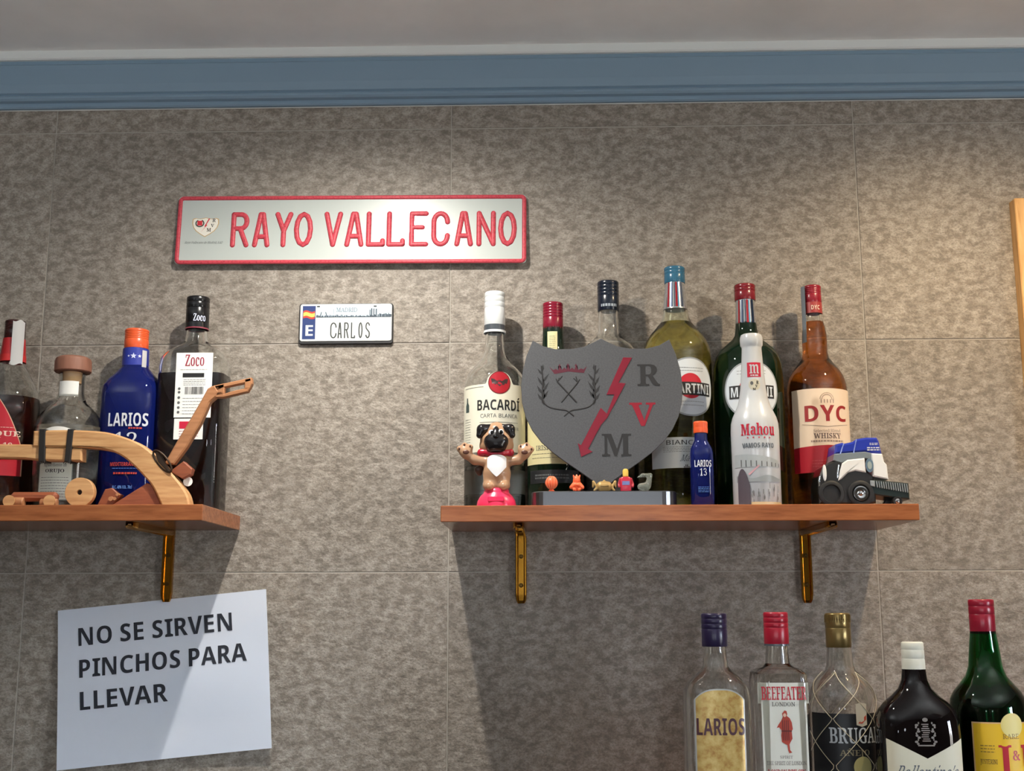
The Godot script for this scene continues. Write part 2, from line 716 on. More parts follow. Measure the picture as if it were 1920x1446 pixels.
func pendant_lamp(at: Vector3, label: String) -> void:
	var t := thing("pendant_lamp", label, "pendant lamp", at, "pendant lamps over the bar")
	var st := S()
	ball(st, Vector3.ZERO, Vector3.ONE * 0.055, 28)
	var glow := mat("pendant_bulb", c8(245, 246, 248), 0.4)
	glow.emission_enabled = true
	glow.emission = Color(0.94, 0.97, 1.0)
	glow.emission_energy_multiplier = 9.0
	part("globe_bulb", st, glow, t)
	st = S()
	loft(st, [[0.05, 0.022], [0.075, 0.020], [0.085, 0.010]], 24)
	part("socket", st, mat("screw_steel", c8(92, 70, 36), 0.35, 1.0), t)
	st = S()
	tube(st, [Vector3(0, 0.084, 0), Vector3(0, 2.432 - at.y, 0)], 0.0025, 8)
	part("cord", st, mat("backing_black", c8(38, 38, 40), 0.6), t)
	st = S()
	loft(st, [[2.412 - at.y, 0.03], [2.432 - at.y, 0.04]], 24)
	part("ceiling_rose", st, mat("lamp_white"), t)
	var l := OmniLight3D.new()
	l.name = "pendant_light"
	l.light_color = Color(0.94, 0.97, 1.0)
	l.light_energy = 0.26
	l.light_size = 0.05
	l.omni_range = 9.0
	l.omni_attenuation = 2.0
	l.shadow_enabled = true
	t.add_child(l)

func uplighter(at: Vector3, c: Color, energy: float, label: String) -> void:
	var t := thing("bowl_uplighter", label, "pendant lamp", at, "bowl uplighters over the bar")
	var st := S()
	loft(st, [[-0.08, 0.0], [-0.078, 0.06], [-0.06, 0.13], [-0.03, 0.175], [0.0, 0.195], [0.0, 0.191], [-0.028, 0.17], [-0.056, 0.125], [-0.072, 0.055], [-0.074, 0.0]], 40, false)
	part("bowl", st, mat("lamp_white"), t)
	st = S()
	box(st, Vector3(0, -0.02, 0), Vector3(0.2, 0.004, 0.2))
	var glow := mat("uplight_diffuser", c, 0.6)
	glow.emission_enabled = true
	glow.emission = c
	glow.emission_energy_multiplier = 3.0
	part("light_panel", st, glow, t)
	for k in 3:
		st = S()
		var a := TAU * k / 3.0
		tube(st, [Vector3(cos(a) * 0.19, -0.002, sin(a) * 0.19), Vector3(cos(a) * 0.03, 2.432 - at.y, sin(a) * 0.03)], 0.0012, 6)
		part("hanging_wire", st, mat("backing_black"), t)
	st = S()
	loft(st, [[2.416 - at.y, 0.04], [2.432 - at.y, 0.045]], 24)
	part("ceiling_rose", st, mat("lamp_white"), t)
	var l := AreaLight3D.new()
	l.name = "uplight"
	l.area_size = Vector2(0.2, 0.2)
	l.light_color = c
	l.light_energy = energy
	l.area_range = 9.0
	l.area_attenuation = 2.0
	l.shadow_enabled = true
	t.add_child(l)
	l.position = Vector3(0, -0.014, 0)
	l.basis = Basis.looking_at(Vector3.UP, Vector3.FORWARD)

# ---------------------------------------------------------------- the room
func room() -> void:
	const XL := -2.1
	const XR := 2.3
	const ZB := 4.4
	const CEIL := 2.432
	# tiled wall: recessed grout with a slab for each tile
	var grout := mat("grout", c8(172, 166, 156), 0.9)
	var wall := Node3D.new()
	wall.name = "wall_back"
	wall.set_meta("kind", "structure")
	add_child(wall)
	var st := S()
	box(st, Vector3((XL + XR) / 2, CEIL / 2, -0.06), Vector3(XR - XL + 0.2, CEIL + 0.1, 0.1180))
	part("grout_bed", st, grout, wall)
	var stone := noise_tex(21, 0.0125, [[0.0, c8(106, 98, 89)], [0.33, c8(129, 120, 109)], [0.46, c8(147, 137, 125)], [0.54, c8(151, 144, 133)], [0.66, c8(164, 154, 142)], [1.0, c8(184, 178, 168)]], 1024, FastNoiseLite.TYPE_SIMPLEX, 7, 18.0)
	stone.noise.fractal_gain = 0.78
	var speck := noise_tex(5, 0.045, [[0.0, Color(0.40, 0.37, 0.34, 0.7)], [0.30, Color(0.42, 0.39, 0.36, 0.45)], [0.45, Color(0.5, 0.47, 0.43, 0.0)], [1.0, Color(0.5, 0.47, 0.43, 0.0)]], 1024, FastNoiseLite.TYPE_SIMPLEX, 4, 14.0)
	var relief := noise_tex(33, 0.02, [], 1024, FastNoiseLite.TYPE_SIMPLEX, 5, 10.0)
	var tiles := []
	for k in 6:
		var m := mat("stone_tile_%d" % k, Color(1, 1, 1).darkened(0.02 * (k % 3)), 0.62)
		m.albedo_texture = stone
		m.uv1_triplanar = true
		m.uv1_scale = Vector3(2.6, 3.9, 2.6)
		m.uv1_offset = Vector3(0.37 * k, 0.61 * k, 0.2 * k)
		m.detail_enabled = true
		m.detail_blend_mode = BaseMaterial3D.BLEND_MODE_MIX
		m.detail_albedo = speck
		m.detail_uv_layer = BaseMaterial3D.DETAIL_UV_2
		m.uv2_triplanar = true
		m.uv2_scale = Vector3(4.1, 5.6, 4.1)
		m.uv2_offset = Vector3(0.23 * k, 0.47 * k, 0.0)
		m.heightmap_enabled = true
		m.heightmap_texture = relief
		m.heightmap_scale = 0.07
		tiles.append(m)
	var slab := S()
	box(slab, Vector3(0, 0, -0.005), Vector3(0.5986, 0.3284, 0.01), 0.0007)
	slab.generate_normals()
	var slab_mesh := slab.commit()
	for row in range(-6, 3):
		for col_ in range(-4, 5):
			var x := 0.3 + col_ * 0.6
			var y := Y0 - 0.16485 + row * 0.3297
			if x < XL - 0.4 or x > XR + 0.4 or y > CEIL + 0.16 or y < -0.15:
				continue
			var o := MeshInstance3D.new()
			o.name = "tile"
			o.mesh = slab_mesh
			o.set_surface_override_material(0, tiles[(col_ * 5 + row * 7 + 60) % 6])
			wall.add_child(o, true)
			o.position = Vector3(x, y, rng.randf_range(-0.0004, 0.0003))
			if (row + col_) % 2 == 0:
				o.rotation.z = PI
	# ceiling and the painted cornice below it
	st = S()
	box(st, Vector3((XL + XR) / 2, CEIL + 0.06, ZB / 2), Vector3(XR - XL + 0.4, 0.12, ZB + 0.4))
	var plaster := mat("ceiling_paint", c8(246, 246, 243), 0.9)
	plaster.albedo_texture = noise_tex(61, 0.01, [[0.0, c8(236, 236, 236)], [1.0, c8(255, 255, 255)]], 256)
	plaster.uv1_triplanar = true
	plaster.uv1_scale = Vector3(0.8, 0.8, 0.8)
	structure("ceiling", st, plaster)
	var blue := mat("cornice_blue", c8(128, 152, 170), 0.5)
	var prof := [[0.0, 2.347], [0.006, 2.347], [0.008, 2.349], [0.008, 2.3545], [0.014, 2.356], [0.0165, 2.359], [0.0165, 2.3625], [0.0135, 2.3645], [0.0135, 2.3655], [0.017, 2.3675], [0.0195, 2.38], [0.021, 2.40], [0.0215, 2.4105], [0.0185, 2.4125], [0.0185, 2.418], [0.0, 2.418]]
	st = S()
	sweep_x(st, prof, XL, XR)
	structure("trim_1", st, blue)
	st = S()
	sweep_x(st, [[0.0, 2.418], [0.0235, 2.418], [0.0255, 2.420], [0.0255, 2.434], [0.0, 2.434]], XL, XR)
	structure("trim_2", st, mat("trim_white", c8(226, 228, 224), 0.6))
	st = S()
	var bead := []
	var bx := XL
	var nz := FastNoiseLite.new()
	nz.seed = 4
	nz.frequency = 7.0
	var rad := []
	while bx <= XR:
		bead.append(Vector3(bx, 2.3462, 0.001))
		rad.append(0.0009 + 0.0009 * maxf(0.0, nz.get_noise_1d(bx)))
		bx += 0.02
	tube(st, bead, 0.001, 6, 1.0, false, rad)
	structure("trim_3", st, mat("caulk", c8(205, 205, 200), 0.7))
	# floor and the other walls
	var floor_m := mat("floor_tile", c8(74, 66, 60), 0.45)
	st = S()
	box(st, Vector3((XL + XR) / 2, -0.05, ZB / 2), Vector3(XR - XL + 0.4, 0.1, ZB + 0.4))
	structure("floor", st, floor_m)
	var paint := mat("wall_paint", c8(132, 120, 106), 0.85)
	st = S()
	box(st, Vector3(XL - 0.06, CEIL / 2, ZB / 2), Vector3(0.12, CEIL + 0.1, ZB + 0.2))
	structure("wall_left", st, paint)
	st = S()
	box(st, Vector3((XL + XR) / 2, CEIL / 2, ZB + 0.06), Vector3(XR - XL + 0.3, CEIL + 0.1, 0.12))
	structure("wall_front", st, paint)
	# right wall with a tall glazed opening that lets the daylight in
	var wz0 := 1.5
	var wz1 := 2.05
	var wy0 := 0.8
	var wy1 := 2.0
	st = S()
	box(st, Vector3(XR + 0.06, CEIL / 2, wz0 / 2 - 0.05), Vector3(0.12, CEIL + 0.1, wz0 + 0.1))
	box(st, Vector3(XR + 0.06, CEIL / 2, (wz1 + ZB + 0.1) / 2), Vector3(0.12, CEIL + 0.1, ZB + 0.1 - wz1))
	box(st, Vector3(XR + 0.06, (wy0 - 0.05) / 2, (wz0 + wz1) / 2), Vector3(0.12, wy0 + 0.05, wz1 - wz0))
	box(st, Vector3(XR + 0.06, (wy1 + CEIL + 0.05) / 2, (wz0 + wz1) / 2), Vector3(0.12, CEIL + 0.05 - wy1, wz1 - wz0))
	structure("wall_right", st, paint)
	var win := Node3D.new()
	win.name = "window_1"
	win.set_meta("kind", "structure")
	add_child(win)
	var fm := mat("window_frame", c8(120, 84, 58), 0.5)
	for f in [[wz0 + 0.025, 0.05], [wz1 - 0.025, 0.05], [lerpf(wz0, wz1, 0.5), 0.06]]:
		st = S()
		box(st, Vector3(XR + 0.06, (wy0 + wy1) / 2, f[0]), Vector3(0.05, wy1 - wy0, f[1]), 0.004)
		part("window_stile", st, fm, win)
	for yy in [wy0 + 0.025, wy1 - 0.025]:
		st = S()
		box(st, Vector3(XR + 0.06, yy, (wz0 + wz1) / 2), Vector3(0.05, 0.05, wz1 - wz0 - 0.1), 0.004)
		part("window_rail", st, fm, win)
	var pane := mat("window_pane", Color(1, 1, 1, 0.04), 0.02)
	pane.transparency = BaseMaterial3D.TRANSPARENCY_ALPHA
	for i in 2:
		st = S()
		var a := lerpf(wz0, wz1, i / 2.0)
		var b := lerpf(wz0, wz1, (i + 1) / 2.0)
		quad(st, Vector3(XR + 0.06, wy0 + 0.05, a + 0.03), Vector3(XR + 0.06, wy1 - 0.05, a + 0.03), Vector3(XR + 0.06, wy1 - 0.05, b - 0.03), Vector3(XR + 0.06, wy0 + 0.05, b - 0.03))
		part("pane", st, pane, win)

func sweep_x(st: SurfaceTool, prof: Array, x0: float, x1: float) -> void:
	for i in prof.size() - 1:
		var a: Array = prof[i]
		var b: Array = prof[i + 1]
		quad(st, Vector3(x0, a[1], a[0]), Vector3(x0, b[1], b[0]), Vector3(x1, b[1], b[0]), Vector3(x1, a[1], a[0]))

# ---------------------------------------------------------------- shelves and brackets
func shelves() -> void:
	var w := wood("shelf_laminate", c8(128, 72, 42), c8(168, 104, 62), 0, 11, 0.24)
	for s in [[-1.75, -0.2966, SHELF_L, "long orange-brown wooden wall shelf holding the plough model"], [0.0048, 0.6023, SHELF_R, "orange-brown wooden wall shelf holding the steel shield and bottles"]]:
		var t := thing("wall_shelf", s[3], "shelf", Vector3((s[0] + s[1]) / 2, s[2] - 0.0204, 0), "wooden wall shelves")
		var st := S()
		box(st, Vector3(0, 0.0102, 0.0972), Vector3(s[1] - s[0], 0.0204, 0.1936), 0.0008)
		part("board", st, w, t)
	for b in [[-0.396, SHELF_L - 0.0204, "brass shelf bracket reaching down over the paper notice"], [0.1025, SHELF_R - 0.0204, "brass shelf bracket below the dog figurine"], [0.4995, SHELF_R - 0.0204, "brass shelf bracket below the amber whisky bottle"]]:
		bracket(b[0], b[1], b[2])
	# the counter shelf that carries the lower row of bottles
	var t2 := thing("counter_shelf", "wooden counter shelf under the lower row of bottles", "shelf", Vector3(0.9, SHELF_LOW - 0.025, 0))
	var st2 := S()
	box(st2, Vector3(0, 0.0125, 0.19), Vector3(1.5, 0.025, 0.38), 0.001)
	part("board", st2, w, t2)
	for x in [-0.6, 0.6]:
		st2 = S()
		box(st2, Vector3(x, -0.075, 0.12), Vector3(0.03, 0.15, 0.24), 0.002)
		part("support", st2, w, t2)

func bracket(x: float, y: float, label: String) -> void:
	var brass := mat("polished_brass", c8(196, 142, 52), 0.16, 1.0)
	var t := thing("shelf_bracket", label, "bracket", Vector3(x, y, 0), "brass shelf brackets")
	# folded channel: raised rims each side of a sunken web, rounded foot
	for arm in 2:
		var st := S()
		var len_ := 0.1 if arm == 0 else 0.165
		var sec := [[-0.0078, 0.0], [-0.0078, 0.0062], [-0.0068, 0.0075], [-0.0052, 0.0075], [-0.0044, 0.0062], [-0.0036, 0.0035], [0.0036, 0.0035], [0.0044, 0.0062], [0.0052, 0.0075], [0.0068, 0.0075], [0.0078, 0.0062], [0.0078, 0.0], [-0.0078, 0.0]]
		var rows := []
		var steps := [[0.0, 1.0], [len_ - 0.012, 1.0], [len_ - 0.004, 0.86], [len_, 0.6]]
		for sp in steps:
			var row := []
			for p in sec:
				var d: float = sp[0]
				if arm == 0:
					row.append(Vector3(p[0] * (1.0 if sp[1] > 0.9 else sp[1]), -d, p[1] * sp[1] + 0.0004))
				else:
					row.append(Vector3(p[0] * (1.0 if sp[1] > 0.9 else sp[1]), -p[1] * sp[1] - 0.0004, d + 0.008))
			rows.append(row)
		st.set_smooth_group(-1)
		for i in steps.size() - 1:
			for k in sec.size() - 1:
				if arm == 0:
					quad(st, rows[i + 1][k], rows[i][k], rows[i][k + 1], rows[i + 1][k + 1])
				else:
					quad(st, rows[i][k], rows[i + 1][k], rows[i + 1][k + 1], rows[i][k + 1])
		part("wall_arm" if arm == 0 else "shelf_arm", st, brass, t)
	var dark := mat("screw_steel", c8(92, 70, 36), 0.35, 1.0)
	for d in [0.035, 0.075]:
		var st := S()
		loft(st, [[0.0, 0.0031], [0.0008, 0.0029], [0.0013, 0.0018]], 14, true, Transform3D(Basis(Vector3.RIGHT, PI / 2), Vector3(0, -d, 0.0038)))
		part("screw", st, dark, t)
	for d in [0.06, 0.15]:
		var st := S()
		loft(st, [[0.0, 0.0031], [0.0008, 0.0029], [0.0013, 0.0018]], 14, true, Transform3D(Basis(Vector3.RIGHT, PI), Vector3(0, -0.0038, d)))
		part("screw", st, dark, t)

# ---------------------------------------------------------------- the two name plates and the framed board
func rounded(w: float, h: float, r: float, n := 6) -> PackedVector2Array:
	var o := PackedVector2Array()
	for c in [[1, 1, 0.0], [-1, 1, 90.0], [-1, -1, 180.0], [1, -1, 270.0]]:
		for i in n + 1:
			var a := deg_to_rad(c[2] + 90.0 * i / n)
			o.append(Vector2(c[0] * (w / 2 - r) + r * cos(a), c[1] * (h / 2 - r) + r * sin(a)))
	return o

func loop3(p: PackedVector2Array, z: float) -> Array:
	var o := []
	for v in p:
		o.append(Vector3(v.x, v.y, z))
	return o

func name_plates() -> void:
	var t := thing("name_plate", "long silver number-plate sign with red embossed club name and red rim", "name plate", Vector3(-0.147, Y0 + 0.171, 0.0072))
	t.rotation = Vector3(deg_to_rad(-3.2), 0, deg_to_rad(-0.3))
	var silver := mat("plate_silver", c8(180, 187, 182), 0.35)
	silver.clearcoat_enabled = true
	silver.clearcoat = 0.7
	silver.clearcoat_roughness = 0.08
	var red := mat("plate_red", c8(198, 76, 88), 0.36)
	red.metallic_specular = 0.3
	red.albedo_texture = noise_tex(17, 0.05, [[0.0, c8(190, 170, 175)], [0.45, c8(250, 240, 240)], [1.0, c8(255, 255, 255)]], 256)
	red.uv1_triplanar = true
	red.uv1_scale = Vector3(14, 14, 14)
	var st := S()
	prism(st, rounded(0.5185, 0.107, 0.006), -0.0006, 0.0006, 0.0003)
	part("plate", st, silver, t)
	st = S()
	tube(st, loop3(rounded(0.512, 0.1005, 0.005), 0.0006), 0.0032, 10, 0.62, true)
	part("rim", st, red, t)
	var px := 0.000795
	var boxes := [["R", 437, 472], ["A", 478, 511], ["Y", 519, 553], ["O", 555, 591], ["V", 611, 646], ["A", 650, 686], ["L", 690, 726], ["L", 728, 763], ["E", 770, 806], ["C", 811, 846], ["A", 854, 889], ["N", 895, 931], ["O", 935, 970]]
	for b in boxes:
		st = S()
		stroke_letter(st, b[0], (b[1] - 661.5) * px, -0.0275, (b[2] - b[1]) * px, 0.0555, 0.0038, 0.55, 0.0006)
		part("letter", st, red, t)
	# club crest and its caption, printed at the left
	var cx := -0.2165
	var cy := 0.0055
	var k := 0.000135
	var crest_shape := func(s: float) -> Array:
		var o := []
		for v in [[-1.0, 0.72], [-0.8, 0.82], [-0.45, 0.74], [0.0, 0.86], [0.45, 0.74], [0.8, 0.82], [1.0, 0.72], [1.03, 0.3], [0.92, -0.1], [0.7, -0.45], [0.35, -0.75], [0.0, -1.0], [-0.35, -0.75], [-0.7, -0.45], [-0.92, -0.1], [-1.03, 0.3]]:
			o.append(Vector2(cx + v[0] * 0.0195 * s, cy + v[1] * 0.0165 * s))
		return o
	stick("crest_border", poly(crest_shape.call(1.0)), 0, 0.0008, mat("crest_gold", c8(190, 160, 110), 0.5), t)
	stick("crest_field", poly(crest_shape.call(0.93)), 0, 0.0010, mat("crest_white", c8(222, 218, 206), 0.5), t)
	stick("crest_bolt", poly([Vector2(cx + 0.0065, cy + 0.0125), Vector2(cx + 0.0015, cy + 0.003), Vector2(cx + 0.003, cy + 0.0025), Vector2(cx - 0.0065, cy - 0.0095), Vector2(cx - 0.0002, cy - 0.0005), Vector2(cx - 0.0016, cy), Vector2(cx + 0.0045, cy + 0.0125)]), 0, 0.0012, mat("crest_red", c8(196, 40, 52), 0.5), t)
	var ink := mat("print_black", c8(28, 28, 30), 0.6)
	stick("crest_letter", letters("R", cx + 0.0125, cy + 0.0095, 0.005, 0.0055, "serif_bold"), 0, 0.0012, ink, t)
	stick("crest_letter", letters("V", cx + 0.0105, cy + 0.0015, 0.0048, 0.005, "serif_bold"), 0, 0.0012, ink, t)
	stick("crest_letter", letters("M", cx + 0.0055, cy - 0.0055, 0.0065, 0.0055, "serif_bold"), 0, 0.0012, ink, t)
	var wreath := PackedVector3Array()
	for a in 20:
		var an := TAU * a / 20.0
		if absf(an - PI / 2) < 0.5:
			continue
		wreath.append_array(disc(cx - 0.0085 + 0.0058 * cos(an), cy + 0.005 + 0.0052 * sin(an), 0.0011, 0.0011, 4))
	stick("crest_wreath", wreath, 0, 0.0012, mat("crest_green", c8(50, 62, 56), 0.6), t)
	stick("crest_arms", rect(cx - 0.0122, cy + 0.0015, cx - 0.0048, cy + 0.009, 2), 0, 0.0013, mat("crest_red"), t)
	stick("caption", letters("Rayo Vallecano de Madrid, SAD", cx - 0.001, cy - 0.0255, 0.056, 0.0048, "serif", 0.0, 0.4), 0, 0.0009, mat("print_grey", c8(90, 92, 92), 0.6), t)

	# the small plate
	t = thing("magnet_plate", "small white number-plate magnet with the name CARLOS on a black backing", "plate", Vector3(-0.1515, Y0 + 0.0288, 0.0))
	st = S()
	prism(st, rounded(0.1375, 0.0605, 0.004), 0.0, 0.0052, 0.0008)
	part("backing", st, mat("backing_black", c8(38, 38, 40), 0.6), t)
	st = S()
	prism(st, rounded(0.134, 0.0555, 0.0035), 0.0052, 0.0064, 0.0004, Transform3D(Basis.IDENTITY, Vector3(0, 0.0015, 0)))
	part("face", st, mat("plate_white", c8(214, 217, 216), 0.4), t)
	var zf := 0.0066
	stick("print", rect(-0.0635, -0.0232, -0.0445, 0.0265, 2), 0, zf, mat("plate_blue", c8(38, 58, 112), 0.4), t, 0.0, "dark blue country strip")
	for f in [[0.0078, 0.0108, c8(206, 58, 46)], [0.0108, 0.0162, c8(246, 200, 92)], [0.0162, 0.0188, c8(206, 58, 46)]]:
		var lo: float = f[0]
		var hi: float = f[1]
		stick("flag_stripe", sheet(-0.0625, -0.0455, func(x): return lo + 0.0012 * sin((x + 0.0625) * 370.0), func(x): return hi + 0.0012 * sin((x + 0.0625) * 370.0), 14), 0, zf + 0.0002, mat("flag_%d" % int(lo * 10000), f[2], 0.4), t)
	stick("letter", letters("E", -0.0532, -0.0102, 0.0108, 0.0158), 0, zf + 0.0002, mat("plate_white"), t, 0.0, "white letter E")
	stick("sky_band", rect(-0.0435, 0.0098, 0.0655, 0.0265, 2), 0, zf, mat("plate_sky", c8(196, 214, 224), 0.4), t)
	var sk := PackedVector3Array()
	var r2 := RandomNumberGenerator.new()
	r2.seed = 3
	var xx := -0.0435
	while xx < 0.065:
		var wd := r2.randf_range(0.0008, 0.0024)
		var hh := r2.randf_range(0.0008, 0.0036)
		if xx > 0.047:
			hh += 0.002
		sk.append_array(rect(xx, 0.0098, xx + wd, 0.0098 + hh, 1))
		xx += wd * r2.randf_range(0.8, 1.4)
	for b in [[0.0365, 0.0385, 0.0125], [0.0400, 0.0415, 0.0122], [0.0434, 0.0452, 0.0118], [0.0345, 0.0358, 0.0105], [-0.0186, -0.0182, 0.0118]]:
		sk.append_array(rect(b[0], 0.0098, b[1], 0.0098 + b[2], 1))
	sk.append_array(poly([Vector2(-0.0385, 0.0098), Vector2(-0.0365, 0.0172), Vector2(-0.0352, 0.0172), Vector2(-0.037, 0.0098)]))
	sk.append_array(poly([Vector2(-0.0285, 0.0098), Vector2(-0.0305, 0.0172), Vector2(-0.0292, 0.0172), Vector2(-0.027, 0.0098)]))
	stick("skyline", sk, 0, zf + 0.0002, mat("skyline_grey", c8(66, 80, 92), 0.6), t)
	stick("city_name", letters("MADRID", 0.001, 0.0203, 0.0305, 0.0062, "serif"), 0, zf + 0.0002, mat("skyline_soft", c8(84, 98, 112), 0.6), t)
	stick("divider", rect(-0.0435, 0.0092, 0.0655, 0.0098, 2), 0, zf + 0.0002, mat("skyline_grey"), t)
	for hx in [-0.0405, 0.0425]:
		stick("slot", rect(hx - 0.0022, 0.0245, hx + 0.0022, 0.0265, 2), 0, zf + 0.0003, mat("backing_black"), t)
	var nm := [["C", 622, 634], ["A", 636, 644], ["R", 648, 657], ["L", 661, 669], ["O", 675, 683], ["S", 688, 697]]
	for b in nm:
		st = S()
		stroke_letter(st, b[0], (b[1] - 651.0) * 0.000775, -0.0222, (b[2] - b[1]) * 0.000775, 0.0238, 0.0009, 0.5, zf)
		part("letter", st, mat("letter_grey", c8(58, 62, 60), 0.5), t)

	# wooden framed board at the right border
	t = thing("framed_board", "light pine framed board at the right edge of the wall", "frame", Vector3(0.8205, Y0 + 0.2045, 0.0))
	var pine := wood("pine", c8(196, 146, 86), c8(228, 184, 124), 1, 41, 0.5)
	st = S()
	box(st, Vector3(0.2, -0.2, 0.008), Vector3(0.4, 0.4, 0.016), 0.001)
	box(st, Vector3(0.2, -0.2, 0.0085), Vector3(0.3, 0.3, 0.0172))
	part("panel", st, pine, t)
	for f in [[0.02, -0.2, 0.04, 0.4], [0.38, -0.2, 0.04, 0.4], [0.2, -0.02, 0.32, 0.04], [0.2, -0.38, 0.32, 0.04]]:
		st = S()
		box(st, Vector3(f[0], f[1], 0.0175), Vector3(f[2], f[3], 0.007), 0.0012)
		part("frame_bar", st, pine, t)

# ---------------------------------------------------------------- paper notice
func paper_lift(x: float, y: float) -> float:
	# the sheet hangs from its upper edge and bellies a little away from the wall towards its lower half
	var v := (0.1075 - y) / 0.215
	var u := (x + 0.147) / 0.294
	return 0.0008 + 0.012 * pow(clampf(v, 0, 1), 1.4) * (0.75 + 0.25 * cos(u * 5.0)) + 0.0025 * pow(1.0 - u, 6.0) + 0.004 * sin(PI * clampf((v - 0.3) / 0.5, 0, 1)) * sin(PI * u)

func notice() -> void:
	var t := thing("paper_notice", "white paper notice with bold black capitals hanging under the left shelf", "notice", Vector3(-0.3935, Y0 - 0.4743, 0.0008))
	t.rotation.z = deg_to_rad(5.7)
	var st := S()
	st.set_smooth_group(1)
	var n := 30
	for i in n:
		for j in n:
			var q := []
			for e in [[0, 0], [0, 1], [1, 1], [1, 0]]:
				var x: float = lerpf(-0.147, 0.147, float(i + e[0]) / n)
				var y: float = lerpf(-0.1075, 0.1075, float(j + e[1]) / n)
				x += 0.004 * (y / 0.1075) * 0.5
				q.append(Vector3(x, y, paper_lift(x, y)))
			quad(st, q[0], q[1], q[2], q[3])
	part("sheet", st, mat("paper", c8(212, 219, 230), 0.8), t)
	for l in [["NO SE SIRVEN", -0.117, 0.068, 0.2155], ["PINCHOS PARA", -0.1165, 0.0245, 0.2335], ["LLEVAR", -0.116, -0.019, 0.1215]]:
		var x0: float = l[1]
		for word in [l[0]]:
			var tr := letters(word, x0 + l[3] / 2, l[2], l[3], 0.0245, "sans_bold")
			st = S()
			st.set_smooth_group(1)
			for k in range(0, tr.size(), 3):
				var v := []
				for i in 3:
					var p := tr[k + i]
					v.append(Vector3(p.x, p.y, paper_lift(p.x, p.y) + 0.0007))
				tri(st, v[0], v[1], v[2])
			part("lettering", st, mat("ink_navy", c8(34, 38, 48), 0.7), t)

